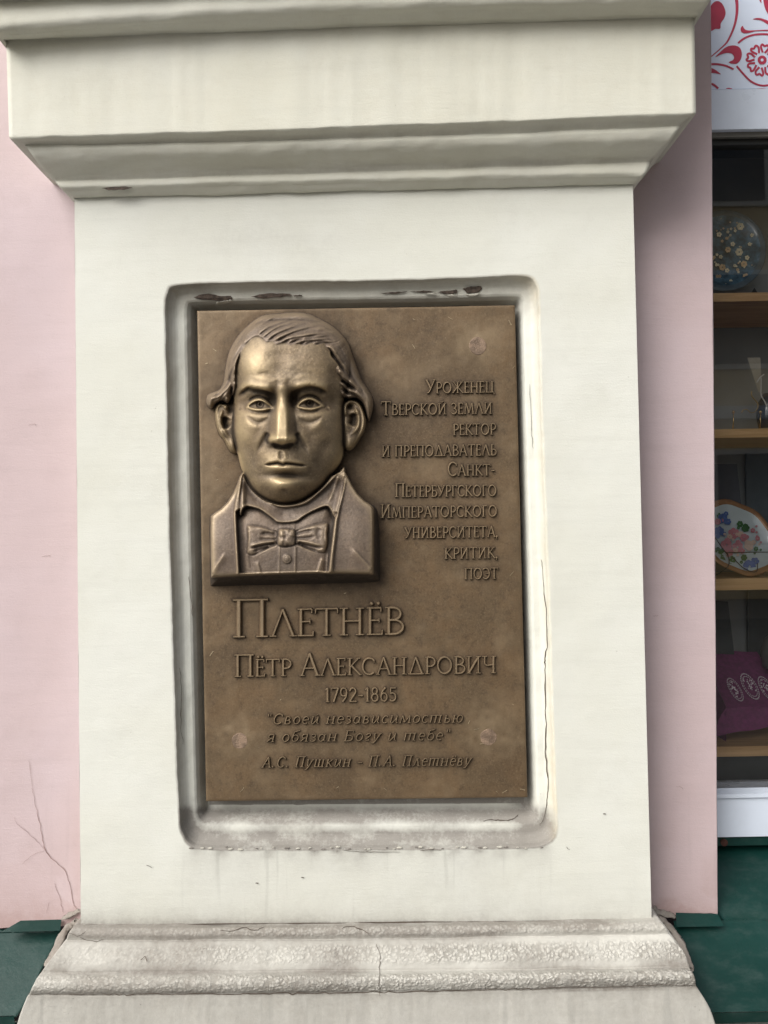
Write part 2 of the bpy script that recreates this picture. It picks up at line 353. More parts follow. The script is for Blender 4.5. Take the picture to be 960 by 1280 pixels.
# round the outer arris and take it back to the reveal
mesh('plaster_face', V, gridfaces(NZ, NX), M_PINK, wall, True, {'dirt_shade': wd, 'yellow': np.zeros_like(wd), 'streak': .25*sstep(zb+.4, zb, Z)})
mb = MB()
fb = [(XL+.0015, YW+.004, zb-.002), (xr_at(zb)-.0015, YW+.004, zb-.002), (xr_at(2.75)-.0015, YW+.004, 2.75), (XL+.0015, YW+.004, 2.75)]
mb.prism(fb, [(x_, .70, z_) for x_, y_, z_ in fb])                       # body behind the face
mb.build('wall_core', M_PINK, wall)
for (a, b_) in (((XR-.0015, YW+.12, 0), (XR+3.2, .70, ZSIL(YG)-.06)), ((XL-3.2, YW+.12, 0), (XL+.0015, .70, ZSIL(YG)-.06)),
                ((XR+1.5, YW, 0), (XR+3.2, .70, 2.75)), ((XL-3.2, YW, 0), (XL-1.5, .70, 2.75)), ((XL-3.2, YW, 2.755), (XR+3.2, .70, ZT+3.2)),
                ((XL-3.2, -.01, 0), (XR+3.2, YW-.012, ZSIL(-.03)-.06))):
    MB().box(a, b_).build('wall_block', M_PINK if a[1] > 0 else M_BASE, wall)
# soft arris strips at the reveals
for xx, sgn in ((XR, 1), (XL, -1)):
    zz = np.linspace(2.75, zb, 60); prof = [(0, 0), (.0012, .0006), (.0022, .0026), (.0024, .012), (.0024, .12)]
    V = []; 
    for k, (dx, dy) in enumerate(prof):
        for z_ in zz: V.append(((xr_at(z_) if sgn > 0 else xx)+sgn*dx, YW+dy+ (.0004*math.sin(z_*37) if k < 3 else 0), z_))
    Fc = gridfaces(len(prof), 60)
    if sgn > 0: Fc = Fc[:, ::-1]
    mesh('reveal', np.array(V), Fc.copy(), M_PINK, wall, True, {'dirt_shade': np.zeros(len(V)), 'yellow': np.zeros(len(V)), 'streak': np.zeros(len(V))})

def ribbon(name, pts, w0, Yf, mat, parent, lift=.0005, jitter=.8, n=6, thick=.0004):
    """thin irregular open crack: pts in photo pixels on the surface Yf(px, py)"""
    P = catmull(pts, n); k = len(P)
    P = P + np.stack([vnoise(np.arange(k)*.9, np.zeros(k)+pts[0][0]), vnoise(np.arange(k)*.9, np.zeros(k)+50+pts[0][1])], 1)*jitter
    T = np.gradient(P, axis=0); T /= np.linalg.norm(T, axis=1)[:, None]+1e-9; N = np.stack([-T[:, 1], T[:, 0]], 1)
    ww = w0*.5*(.55+.6*np.abs(vnoise(np.arange(k)*.55, np.zeros(k)+3)))*np.sin(np.linspace(.12, math.pi-.12, k))**.5
    A, B = P-N*ww[:, None], P+N*ww[:, None]
    YA = np.array([Yf(*p) for p in P])-lift
    VA, VB = at(A[:, 0], A[:, 1], YA), at(B[:, 0], B[:, 1], YA)
    V = np.vstack([VA, VB]); Fc = [(i, k+i, k+i+1, i+1) for i in range(k-1)]
    return mesh(name, V, Fc, mat, parent)
yw = lambda x, y: YW-.0011
for pts, wd_ in (([(40, 985), (44, 1005), (50, 1030), (53, 1050), (58, 1066), (70, 1078), (82, 1090), (88, 1110), (92, 1130), (97, 1136)], 1.5),
                 ([(17, 1022), (22, 1030), (34, 1040), (46, 1052), (57, 1063)], .9), ([(57, 1064), (42, 1068), (28, 1080)], .7),
                 ([(68, 1104), (74, 1120), (79, 1140)], 1.1), ([(36, 950), (40, 985)], .7), ([(62, 1128), (58, 1142)], .6)):
    ribbon('crack', pts, wd_*.6, yw, M_CRACKP, wall)
for i in range(4):
    x0, y0 = ((915-95)+random.uniform(-8, 70) if i % 3 else random.uniform(15, 80)), random.uniform(430, 1100)
    if 813 < x0 < 885 or x0 < 85: ribbon('scratch', [(x0, y0), (x0+random.uniform(4, 9), y0+random.uniform(-1.5, 1.5)), (x0+random.uniform(6, 11), y0+random.uniform(-1, 3))], .5, yw, M_CRACKP, wall)

# ---------------------------------------------------------------- pilaster
pil = thing('pilaster', (P1(455, 1155, 0)[0], 0, 0), 'cream painted pilaster with moulded capital, framed niche and weathered base, holding the bronze plaque', 'pilaster')
OUT = np.array([(222, 356), (300, 352.5), (400, 351), (500, 349.5), (600, 346), (645, 344), (662, 346), (670, 354), (674, 372), (676, 450), (679, 550), (683, 650), (687, 750), (690, 850), (693, 950),
                (695.5, 1010), (696, 1034), (692, 1048), (680, 1057), (660, 1060), (600, 1061), (500, 1062), (400, 1062.5), (300, 1062.5), (252, 1061), (238, 1057), (230, 1046), (224, 1020), (219, 900), (214, 750), (210, 600), (207, 450), (206, 385), (209, 366)])
NN = 640
nout = resample(catmull(OUT, 8, True), NN, True)
nout = nout + .55*np.stack([vnoise(nout[:, 1]/26, nout[:, 0]/26), vnoise(nout[:, 0]/31, nout[:, 1]/31+9)], 1) + .35*np.stack([vnoise(nout[:, 1]/7, nout[:, 0]/7), vnoise(nout[:, 0]/8, nout[:, 1]/8+9)], 1)
INN = np.array([(252, 392), (640, 388), (655, 1004), (262, 1006)])
def closest_on(poly, P):
    out = np.zeros_like(P)
    for k, p in enumerate(P):
        bd = 1e9
        for i in range(4):
            a, b_ = poly[i], poly[(i+1) % 4]; t = np.clip(np.dot(p-a, b_-a)/np.dot(b_-a, b_-a), 0, 1); q = a+t*(b_-a); d = np.linalg.norm(p-q)
            if d < bd: bd = d; out[k] = q
    return out
ninn = closest_on(INN, nout)
ninn = sum(np.roll(ninn, k, axis=0)*w_ for k, w_ in zip(range(-12, 13), np.hanning(27)[1:-1]/np.hanning(27)[1:-1].sum()))
SH = np.array([(93, 246), (791, 229), (814.5, 1149), (101, 1157)])        # shaft face corners
cm = [int(np.argmin(np.linalg.norm(nout-np.array(c), axis=1))) for c in ((212, 362), (668, 350), (690, 1052), (233, 1052))]
shr = np.zeros_like(nout)
for i in range(4):
    a, b_ = cm[i], cm[(i+1) % 4]; n = (b_-a) % NN
    for k in range(n): shr[(a+k) % NN] = SH[i]+(SH[(i+1) % 4]-SH[i])*k/n
NPROF = [(0, 0), (.02, .0006), (.05, .003), (.10, .0085), (.2, .0150), (.28, .0185), (.34, .0200), (.42, .0208), (.52, .0218), (.6, .0245), (.7, .0315), (.8, .0410), (.88, .0490), (.94, .0535), (1, .055)]
npt = np.array([p[0] for p in NPROF]); npy = np.array([p[1] for p in NPROF])
rows_p, rows_y, rows_t = [], [], []
for t in np.linspace(0, 1, 44)**.9: rows_p.append(shr*(1-t)+nout*t); rows_y.append(np.full(NN, 0.0)); rows_t.append(t-1)
tt = np.unique(np.concatenate([npt, np.linspace(0, 1, 34)]))[1:]
for t in tt:
    p = nout*(1-t)+ninn*t; wob = .0013*vnoise(p[:, 0]/22+3, p[:, 1]/22)+.0006*vnoise(p[:, 0]/7, p[:, 1]/7)
    rows_p.append(p); rows_y.append(np.interp(t, npt, npy)+wob*min(1, t*6)*(1-.5*t)); rows_t.append(t)
PP = np.array(rows_p); YY = np.array(rows_y); TT = np.array(rows_t)[:, None]*np.ones(NN)
fr_ = np.where(TT < 0)
YY[fr_] += (.0004*vnoise(PP[..., 0]/40, PP[..., 1]/40)+.00012*vnoise(PP[..., 0]/11, PP[..., 1]/11))[fr_]*1.0
V = at(PP[..., 0], PP[..., 1], YY)
px, py = PP[..., 0], PP[..., 1]
dno = np.min(np.hypot(px[..., None][:, ::1, 0][..., None]-nout[::8, 0], py[..., None]-nout[::8, 1]), axis=-1)
below = sstep(1050, 1062, py)*sstep(214, 245, px)*sstep(702, 672, px)
dirt_shade = np.zeros_like(px); yel = np.zeros_like(px); stk = np.zeros_like(px)
front = TT < 0
dirt_shade += front*(below*(.95*np.exp(-dno/6)*(.7+.6*vnoise(px/14, py/9))+.28*np.exp(-dno/40)*(.8+.5*vnoise(px/50, py/30))))
dirt_shade += front*(.55*np.exp(-np.abs(py-1154)/9)+.20*np.exp(-np.abs(py-1154)/45))
dirt_shade += front*.28*np.exp(-((px-215)**2+(py-300)**2)/2500)*0 + front*.22*np.exp(-np.abs(py-300)/28)*np.exp(-((px-330)/120)**2)
dirt_shade += front*.35*np.exp(-(np.maximum(0, 206-px)**2)/20)*0
stk += front*below*.9*np.exp(-dno/60)*sstep(0, 6, dno) + front*.25*sstep(1080, 1150, py)
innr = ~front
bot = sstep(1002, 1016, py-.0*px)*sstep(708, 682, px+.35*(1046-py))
dirt_shade += innr*bot*np.clip(1.0+.2*vnoise(px/30, py/12)-.6*np.exp(-((TT-.50)/.10)**2), 0, 1.25)
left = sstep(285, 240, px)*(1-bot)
dirt_shade += innr*left*(.80+.0*sstep(700, 1040, py))*np.clip(.55+.55*np.exp(-((TT-.05)/.1)**2)-.35*np.exp(-((TT-.42)/.14)**2)+.2*sstep(.6, .9, TT), 0, 1)*.48  # left reveal: stain plus painted shade, lighter on the ridge
cornr = .45*np.exp(-(np.hypot(px-238, py-1040)/28)**2)+.8*np.exp(-(np.hypot(px-678, py-1035)/24)**2); dirt_shade += innr*cornr*.8
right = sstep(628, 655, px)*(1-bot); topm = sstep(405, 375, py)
dirt_shade += innr*(right*.85+left*.35)*sstep(.66, .86, TT); yel += sstep(628, 660, px)*innr*(1-bot)*sstep(.45, .0, TT)*(.35+.25*sstep(800, 1000, py))  # shade painted into the gaps beside the slab, then cream yellowing
dirt_shade += innr*topm*.30; yel += innr*topm*.10  # top of the recess darker and slightly yellower
dirt_shade = np.clip(dirt_shade, 0, 1.25)
I = np.arange(len(PP)*NN).reshape(len(PP), NN); J = np.roll(I, -1, axis=1)
Fc = np.stack([I[:-1], I[1:], J[1:], J[:-1]], -1).reshape(-1, 4)
sh = mesh('shaft', V, Fc, M_CREAM, pil, True, {'dirt_shade': dirt_shade, 'yellow': yel, 'streak': stk})
# back of the niche and the shaft's own sides
bk = [P1(x, y, .0553) for x, y in INN+np.array([(-9, -9), (9, -9), (9, 9), (-9, 9)])]
mesh('niche_back', bk, [(3, 2, 1, 0)], M_CREAM, pil, attrs={'dirt_shade': [1.1]*4, 'yellow': [0]*4, 'streak': [0]*4})  # high value paints the gap behind the slab dark, as shade
for a, b_ in ((SH[0], SH[3]), (SH[2], SH[1])):
    k = np.linspace(0, 1, 40); e = a+(b_-a)*k[:, None]; A = at(e[:, 0], e[:, 1], 0.0); B = A.copy(); B[:, 1] = YW+.01
    V = np.vstack([A, B]); Fc = [(i, i+1, 41+i, 40+i) for i in range(39)]
    mesh('shaft_side', V, Fc, M_CREAM, pil, True, {'dirt_shade': np.full(80, .25), 'yellow': np.zeros(80), 'streak': np.zeros(80)})

def moulding(name, segs, mat, NXc=150, wob=.0008, attrs=None, xm=400, sub=5, lump=0.0):
    """segs: list of smooth runs; each run is a list of (xl, yl, ymid, xr, yr, p). One mitred band with returns."""
    rowsV, rowD = [], []
    for seg in segs:
        S = catmull(seg, sub) if len(seg) > 2 else resample(np.array(seg, float), 5)
        for (xl, yl, ymid, xr_, yr, p) in S:
            t = np.linspace(0, 1, NXc); x = xl+(xr_-xl)*t
            A = np.polyfit([xl, xm, xr_], [yl, ymid, yr], 2); y = np.polyval(A, x)
            ph = p*90
            y = y + .9*vnoise(x/55, np.full_like(x, ph*.5))+.5*vnoise(x/17, np.full_like(x, ph))
            pp = -p + wob*(vnoise(x/23, np.full_like(x, ph*1.3+8))+.5*vnoise(x/6, np.full_like(x, ph*3+8)))
            if lump: pp = pp + lump*(vnoise(x/5.2, np.full_like(x, yl/4.5))+.8*vnoise(x/2.6, np.full_like(x, yl/2.3)))*(1 if p > .02 else .4)
            P = at(x, y, pp)
            L = P[0].copy(); L[1] = YW+.02; Rr = P[-1].copy(); Rr[1] = YW+.02
            rowsV.append(np.vstack([L[None], P, Rr[None]])); rowD.append((y, x, p))
    NXt = NXc+2; V = np.array(rowsV); ny = len(V)
    D = np.array([np.concatenate([[r[0][0]], r[0], [r[0][-1]]]) for r in rowD]); PX = np.array([np.concatenate([[r[1][0]], r[1], [r[1][-1]]]) for r in rowD])
    Pp = np.array([np.full(NXt, r[2]) for r in rowD])
    at_ = attrs(PX, D, Pp)
    # segments run from the bottom upwards, so flip for outward normals
    return mesh(name, V.reshape(-1, 3), gridfaces(ny, NXt)[:, ::-1].copy() if D[0].mean() > D[-1].mean() else gridfaces(ny, NXt), mat, pil, True, at_)

capA = lambda X, Y, P: {'dirt_shade': .30*np.exp(-((Y-np.interp(X, [93, 400, 791], [224, 214, 200]))/4)**2)+.22*np.exp(-((Y-np.interp(X, [12, 400, 870], [180, 172, 152]))/5)**2)+.05, 'yellow': .10+0*X, 'streak': 0*X}
capital = moulding('capital', [
    [(93, 248, 240.5, 790.5, 230.5, -.002), (91, 247, 239, 793, 229, .006), (80, 238.5, 229.5, 803, 221, .0165)],
    [(79, 238, 229, 804, 220.5, .0175), (75, 234, 224.5, 808, 215, .0215), (71, 229.5, 219.5, 811, 208, .0215), (69, 227, 217, 812.5, 203, .0190)],
    [(68, 226.5, 216, 813, 202, .0190), (60, 219, 208, 819, 196, .0250), (50, 208, 198, 829, 186, .038), (42, 197, 188, 840, 175, .0505), (35, 187, 179, 847, 164, .0565), (32, 183, 174.5, 850, 159, .0560)],
    [(31, 182, 173.5, 851, 158.5, .0555), (22, 178, 166.5, 860, 150, .0640), (14, 175, 162.5, 867, 144.5, .0700)],
    [(12.6, 174, 161, 869, 143.4, .0715), (11.4, 171.5, 159, 870, 141, .0732), (11.2, 168, 156, 870, 138, .0735)],
    [(11.2, 167.5, 155.5, 870, 137.5, .0735), (8, 60, 44, 868, 30, .0735), (7.6, 51, 36, 868, 22.5, .0735)],
    [(7.5, 50.8, 35.8, 868.2, 22.2, .0737), (4, 49, 30, 873, 17, .086), (-3, 45, 20.5, 881, 9, .098)],
    [(-4, 44.5, 20, 882, 8.5, .0985), (-9, 39, 13, 887, 2, .107), (-14, 30, 4, 890, -8, .112), (-17, 16, -6, 892, -20, .110), (-18, 4, -16, 893, -30, .103)],
    [(-18.5, 3, -17, 893.5, -31, .103), (-26, -6, -24, 901, -38, .118), (-40, -16, -32, 912, -46, .135)],
    [(-41, -17, -33, 913, -47, .136), (-45, -80, -95, 916, -110, .136)],
    [(-46, -81, -96, 917, -111, .136), (-44, -100, -115, 916, -130, .0)]], M_MOULD, attrs=capA)
def baseA(X, Y, P):
    ym = np.interp(X, [90, 480, 850], [1175, 1173, 1167])
    r = Y-ym
    dirt_shade = .85*np.exp(-((r+12)/9)**2)+.62+.30*np.exp(-((r-40)/5)**2)+.25*np.exp(-((r-67)/4)**2)
    dirt_shade = dirt_shade*(.75+.5*vnoise(X/60, Y/30))
    dirt_shade = np.where(r > 70, .32+.25*np.exp(-(r-70)/14), dirt_shade)
    peb = sstep(4, 12, r)*sstep(36, 26, r)*(.55+.45*sstep(-.2, .6, vnoise(X/70+4, Y/40)))+sstep(42, 48, r)*sstep(68, 64, r)+.45*sstep(-18, -12, r)*sstep(0, -6, r)
    return {'dirt_shade': np.clip(dirt_shade, 0, 1), 'yellow': .04+0*X, 'streak': .5*(r > 66)+0*X, 'pebble': np.clip(peb, 0, 1)*(.5+.5*sstep(150, 420, X))}
base = moulding('base', [
    [(101, 1152, 1150, 814, 1144.5, -.001), (100.5, 1155, 1153, 815.5, 1147, -.0005), (98, 1157, 1155, 818, 1149, .006)],
    [(97, 1157.5, 1155.5, 819, 1149.5, .007), (90, 1161, 1159, 826, 1153.5, .016), (85, 1168, 1165.5, 832, 1160, .0215), (83, 1175, 1172.5, 836, 1167, .0215)],
    [(82.5, 1176, 1173.5, 836.5, 1168, .0215), (79, 1180, 1177, 841, 1173, .0270), (70, 1191, 1188, 851, 1185, .0350), (60, 1204, 1201, 858, 1197, .0440), (53, 1214, 1211, 862, 1208, .0490)],
    [(52, 1216, 1213, 862.5, 1210, .0480), (47, 1222, 1217, 864, 1213.5, .0560), (43, 1229, 1223, 867, 1218.5, .0640), (39, 1237, 1231, 869, 1225, .0660), (37, 1243, 1238, 869.5, 1231, .0630)],
    [(36, 1244, 1239.5, 870, 1232, .0600), (34, 1246, 1242, 872, 1235, .0610)],
    [(33.5, 1247, 1243, 872.5, 1236, .0610), (24, 1272, 1268, 888, 1262, .0620), (14, 1310, 1306, 900, 1300, .0620)],
    [(14, 1311, 1307, 900, 1301, .0620), (30, 2150, 2150, 890, 2150, .0620)]], M_BASE, NXc=420, attrs=baseA, xm=480, sub=7, lump=.00028, wob=.0006)

def nicheY(px, py):
    p = np.array([px, py], float); do = np.min(np.linalg.norm(nout-p, axis=1)); di = np.linalg.norm(p-closest_on(INN, p[None])[0])
    return float(np.interp(do/(do+di+1e-6), npt, npy))-.0016
# hairline cracks and flaked paint
for pts, wd_ in (([(662, 480), (664, 530), (666, 560)], .8), ([(677, 700), (679, 728), (682, 760), (684, 800), (681, 826), (681, 833), (681, 870), (683, 905), (682, 940), (685, 975), (684, 1000), (681, 1018), (675, 1032)], 1.6),
                 ([(225, 835), (227, 870), (226, 905), (229, 930)], .9), ([(236, 720), (238, 745), (241, 770)], 1.1), ([(604, 1027), (612, 1024), (628, 1026), (640, 1024), (648, 1018)], 1.4)):
    ribbon('crack', pts, wd_, nicheY, M_CRACK, pil)
ys = lambda x, y: -.0014
for pts, wd_ in (([(101, 1155.5), (200, 1155.5), (300, 1155), (400, 1154), (500, 1153), (600, 1152.5), (700, 1151.5), (812, 1149)], 1.8),
                 ([(430, 1063), (450, 1064.5), (470, 1065), (500, 1065)], 1.0), ([(525, 1063.5), (540, 1062), (552, 1063)], 1.0),
                 ([(183, 1081), (190, 1085)], .9), ([(708, 1059), (712, 1062)], .8)):
    ribbon('crack', pts, wd_, ys, M_CRACK, pil, jitter=.5)
for (x0, y0) in ((755.5, 1017.5), (378, 1097), (321, 1104)):
    ribbon('pit', [(x0-1.5, y0), (x0, y0-.3), (x0+1.8, y0+.3)], 1.7, ys, M_CRACK, pil, jitter=.2)
def baseY(x, y): 
    return -float(np.interp(y, [1155, 1160, 1168, 1175, 1180, 1190, 1203, 1212, 1218, 1224, 1232, 1238, 1243, 1300], [.008, .017, .0215, .0215, .028, .036, .045, .048, .057, .064, .066, .062, .061, .062]))-.0012
for pts, wd_ in (([(275, 1163), (290, 1164), (305, 1159), (318, 1163), (330, 1158)], 1.8), ([(427, 1160), (440, 1158), (452, 1162), (461, 1167)], 2.0), ([(560, 1157), (570, 1159), (585, 1158)], 1.4),
                 ([(470, 1180), (475, 1195), (474, 1212), (474, 1230), (475, 1245)], 1.3), ([(725, 1157), (740, 1158), (752, 1156)], 1.2), ([(100, 1172), (118, 1177), (130, 1174)], 1.3), ([(176, 1201), (181, 1196), (184, 1203)], 1.8), ([(85, 1166), (97, 1170), (108, 1164)], 1.0)):
    ribbon('crack', pts, wd_*.7, baseY, M_CRACK, pil)
ribbon('crack', [(37, 1242), (120, 1243), (200, 1243), (300, 1242.5), (400, 1241.5), (480, 1240), (600, 1237.5), (720, 1235), (868, 1231)], 1.5, baseY, M_CRACK, pil, n=14, jitter=1.6)
def patch(name, pts, Yf, mat, parent, lift=.0006, jit=.5):
    P = np.array(pts, float); P = resample(P, 26, True); P = P+rng.normal(0, jit*.5, P.shape); c = P.mean(0)
    Ys = np.array([Yf(*p) for p in P]); V = np.vstack([at(P[:, 0], P[:, 1], Ys-lift*.2), at(c[0]+(P[:, 0]-c[0])*.8, c[1]+(P[:, 1]-c[1])*.8, Ys-lift), at([c[0]], [c[1]], [Yf(*c)-lift])])
    n = len(P); return mesh(name, V, [(i, n+i, n+(i+1) % n, (i+1) % n) for i in range(n)]+[(n+i, 2*n, n+(i+1) % n) for i in range(n)], mat, parent)
for pts in ([(242, 372), (250, 368), (262, 367), (275, 370), (290, 370), (291, 375), (278, 377), (262, 375), (250, 374)], [(313, 371), (325, 367.5), (340, 366.5), (360, 367), (366, 369), (350, 371), (330, 373)],
            [(546, 365), (560, 363), (571, 362), (572, 366), (560, 368)], [(578, 361), (588, 358), (601, 357.5), (603, 361), (597, 366), (584, 367)], [(366, 369), (378, 369), (376, 370.5), (368, 370.5)], [(512, 364.5), (530, 363.5), (545, 364.5), (530, 366)], [(474, 367), (490, 365), (510, 364.5), (495, 367.2)]):
    patch('paint_chip', pts, lambda x, y: nicheY(x, y)+.0002, M_CHIP, pil, lift=.0012)
for pts in ([(270, 378), (280, 376), (290, 374.5), (288, 378.5), (278, 380), (271, 381)], [(318, 373), (322, 374), (321, 376)], [(557, 368.5), (566, 368), (573, 369.5), (564, 371)], [(582, 368), (592, 367), (601, 366), (596, 370), (586, 371)], [(530, 366.5), (545, 366), (541, 368)]):
    patch('paint_flake', pts, nicheY, M_FLAKE, pil, lift=.0035, jit=.3)
rg2 = random.Random(11)
for i in range(34):
    x0 = 240+i*13.2+rg2.uniform(-6, 6); y0 = 1060.5+rg2.uniform(-2.2, 1.2); a_ = rg2.uniform(1.0, 2.4); 
    patch('plaster_crumb', [(x0-a_*1.6, y0), (x0-a_*.4, y0-a_*.55), (x0+a_, y0-a_*.45), (x0+a_*1.7, y0+a_*.15), (x0+a_*.3, y0+a_*.6), (x0-a_, y0+a_*.5)], lambda p_, q_: .0006, M_FLAKE if i % 3 else M_CHIP2, pil, lift=.0022 if i % 3 else .0014, jit=.4)
cy = lambda x, y: -.0205
patch('paint_chip', [(127, 235), (138, 233.5), (155, 233), (167, 234.5), (155, 237), (137, 238)], cy, M_CHIP, pil)

# ---------------------------------------------------------------- bronze plaque
YS = .0190                                   # front of the slab
YK = .0400                                   # back of the slab
plq = thing('memorial_plaque', P1(458, 1000, YK), 'brown bronze memorial plaque with a portrait relief and raised Cyrillic lettering', 'plaque')
PC = np.array([(246.3, 388.5), (643.5, 381.5), (659.3, 996.5), (257.5, 1001.5)])       # slab corners, photo pixels
WPX = 1.269/F                                # metres per photo pixel at the slab

# --- lettering: a drawn alphabet, every glyph a few bevelled strokes
def arc(cx, cy, rx, ry, a0, a1, n=14):
    a = np.radians(np.linspace(a0, a1, n)); return [(cx+rx*math.cos(t), cy+ry*math.sin(t)) for t in a]
T_, t_ = .135, .075
def S(*p, w=T_): return ('s', list(p), w)
def sf(x, y=0, h=.13): return ('s', [(x-h, y), (x+h, y)], .055)
def cap_glyphs():
    G = {}
    bowl = lambda x, y0, y1, r, w=T_: S((x, y1), *arc(x+r*.35, (y0+y1)/2, r*.65, (y1-y0)/2, 90, -90), (x, y0), w=w*.8)
    G['п'] = (.86, [S((.16, 0), (.16, 1)), S((.70, 0), (.70, 1)), S((.03, 1), (.83, 1), w=t_), sf(.16), sf(.70)])
    G['л'] = (.84, [S((.10, 0), (.42, 1), w=t_), S((.42, 1), (.76, 0)), sf(.10, 0, .10), sf(.76, 0, .11)])
    G['е'] = (.58, [S((.15, 0), (.15, 1)), S((.05, 1), (.50, 1), w=t_), S((.05, 0), (.54, 0), w=t_), S((.15, .53), (.44, .53), w=t_), S((.50, 1), (.50, .86), w=.06), S((.54, 0), (.55, .16), w=.06), S((.44, .60), (.44, .46), w=.05)])
    G['ё'] = (.58, G['е'][1]+[('d', (.20, 1.17), .075), ('d', (.42, 1.17), .075)])
    G['т'] = (.76, [S((.38, 0), (.38, 1)), S((.03, 1), (.73, 1), w=t_), sf(.38), S((.03, 1), (.02, .84), w=.06), S((.73, 1), (.74, .84), w=.06)])
    G['н'] = (.84, [S((.16, 0), (.16, 1)), S((.68, 0), (.68, 1)), S((.16, .52), (.68, .52), w=t_), sf(.16), sf(.68), sf(.16, 1), sf(.68, 1)])
    G['в'] = (.66, [S((.16, 0), (.16, 1)), bowl(.16, .53, 1, .38), bowl(.16, 0, .53, .46), sf(.12, 0, .08), sf(.12, 1, .08)])
    G['р'] = (.62, [S((.16, 0), (.16, 1)), bowl(.16, .45, 1, .42), sf(.16), sf(.12, 1, .08)])
    G['а'] = (.84, [S((.10, 0), (.42, 1.03), w=t_), S((.42, 1.03), (.76, 0)), S((.22, .34), (.62, .34), w=t_), sf(.10, 0, .10), sf(.76, 0, .11)])
    G['к'] = (.76, [S((.16, 0), (.16, 1)), S((.62, 1), (.20, .50), w=t_), S((.24, .56), (.72, .0)), sf(.16), sf(.16, 1), sf(.62, 1, .10), sf(.74, 0, .06)])
    G['с'] = (.78, [S(*arc(.44, .5, .36, .5, 48, 312, 20), w=.115), S((.70, .90), (.71, .74), w=.06)])
    G['д'] = (.90, [S((.16, .06), (.45, 1.02), w=t_), S((.45, 1.02), (.78, .06)), S((.04, .0), (.88, .0), w=.085)])
    G['о'] = (.92, [S(*arc(.46, .5, .37, .5, 0, 360, 26), w=.12)])
    G['и'] = (.86, [S((.16, 0), (.16, 1), w=.10), S((.68, 0), (.68, 1), w=.10), S((.16, .02), (.68, .98), w=T_), sf(.16), sf(.68), sf(.16, 1), sf(.68, 1)])
    G['й'] = (.86, G['и'][1]+[S(*arc(.42, 1.24, .13, .10, 200, 340, 8), w=.06)])
    G['ч'] = (.78, [S((.62, 0), (.62, 1)), S((.14, 1), (.14, .66), *arc(.30, .62, .16, .16, 180, 270, 5), (.62, .50), w=.09), sf(.62), sf(.62, 1), sf(.14, 1)])
    G['у'] = (.76, [S((.08, 1), (.40, .36), w=T_), S((.70, 1), (.36, .22), (.26, .06), (.12, .0), w=t_), sf(.10, 1, .10), sf(.68, 1, .09)])
    G['ж'] = (1.10, [S((.54, 0), (.54, 1)), S((.14, 1), (.52, .5), w=t_), S((.96, 1), (.56, .5), w=t_), S((.52, .52), (.08, 0), w=.10), S((.56, .52), (1.02, 0), w=.10), sf(.54), sf(.54, 1), sf(.14, 1, .09), sf(.96, 1, .09), sf(.06, 0, .07), sf(1.04, 0, .07)])
    G['ц'] = (.90, [S((.16, 0), (.16, 1)), S((.68, 0), (.68, 1)), S((.04, 0), (.86, 0), w=t_), S((.86, 0), (.87, -.2), w=.07), sf(.16, 1), sf(.68, 1)])
    G['з'] = (.58, [S(*arc(.24, .76, .22, .24, 150, -90, 14), w=.10), S(*arc(.25, .26, .26, .26, 90, -150, 14), w=.11)])
    G['м'] = (1.02, [S((.12, 0), (.22, 1), w=t_), S((.22, 1), (.50, .08), w=T_), S((.50, .08), (.80, 1), w=t_), S((.80, 1), (.90, 0)), sf(.11, 0, .10), sf(.90, 0, .11)])
    G['б'] = (.64, [S((.16, 0), (.16, 1)), S((.05, 1), (.54, 1), w=t_), bowl(.16, 0, .55, .44), S((.54, 1), (.54, .86), w=.06), sf(.12, 0, .08)])
    G['г'] = (.58, [S((.16, 0), (.16, 1)), S((.05, 1), (.54, 1), w=t_), S((.54, 1), (.54, .84), w=.06), sf(.16)])
    G['ь'] = (.62, [S((.16, 0), (.16, 1)), bowl(.16, 0, .55, .44), sf(.12, 0, .08), sf(.16, 1)])
    G['э'] = (.74, [S(*arc(.30, .5, .36, .5, 132, -132, 20), w=.115), S((.30, .5), (.64, .5), w=t_)])
    G['-'] = (.40, [S((.05, .42), (.35, .42), w=.09)]); G[','] = (.24, [('d', (.10, .03), .09), S((.12, .02), (.05, -.18), w=.06)])
    for ch in list(G):
        if ch.isalpha(): G[ch.upper()] = G[ch]
    G['1'] = (.38, [S((.22, 0), (.22, 1)), S((.22, 1), (.06, .86), w=t_), sf(.22)])
    G['7'] = (.56, [S((.04, 1), (.54, 1), w=.09), S((.54, 1), (.20, 0), w=.12), S((.04, 1), (.04, .86), w=.06)])
    G['9'] = (.58, [S(*arc(.28, .70, .23, .30, 0, 360, 18), w=.10), S((.51, .66), (.44, .30), (.22, .0), w=.11)])
    G['2'] = (.56, [S((.06, .78), *arc(.28, .74, .22, .26, 165, -20, 10), (.06, .0), w=.11), S((.04, 0), (.54, 0), w=.10)])
    G['8'] = (.58, [S(*arc(.28, .76, .19, .24, 0, 360, 16), w=.10), S(*arc(.28, .27, .24, .27, 0, 360, 16), w=.11)])
    G['6'] = (.58, [S(*arc(.29, .30, .23, .30, 0, 360, 18), w=.10), S((.06, .34), (.14, .70), (.40, 1.0), w=.11)])
    G['5'] = (.54, [S((.10, .96), (.10, .56), w=.09), S((.08, .96), (.48, .96), w=.09), S((.10, .56), *arc(.24, .30, .25, .30, 90, -140, 12), w=.11)])
    return G
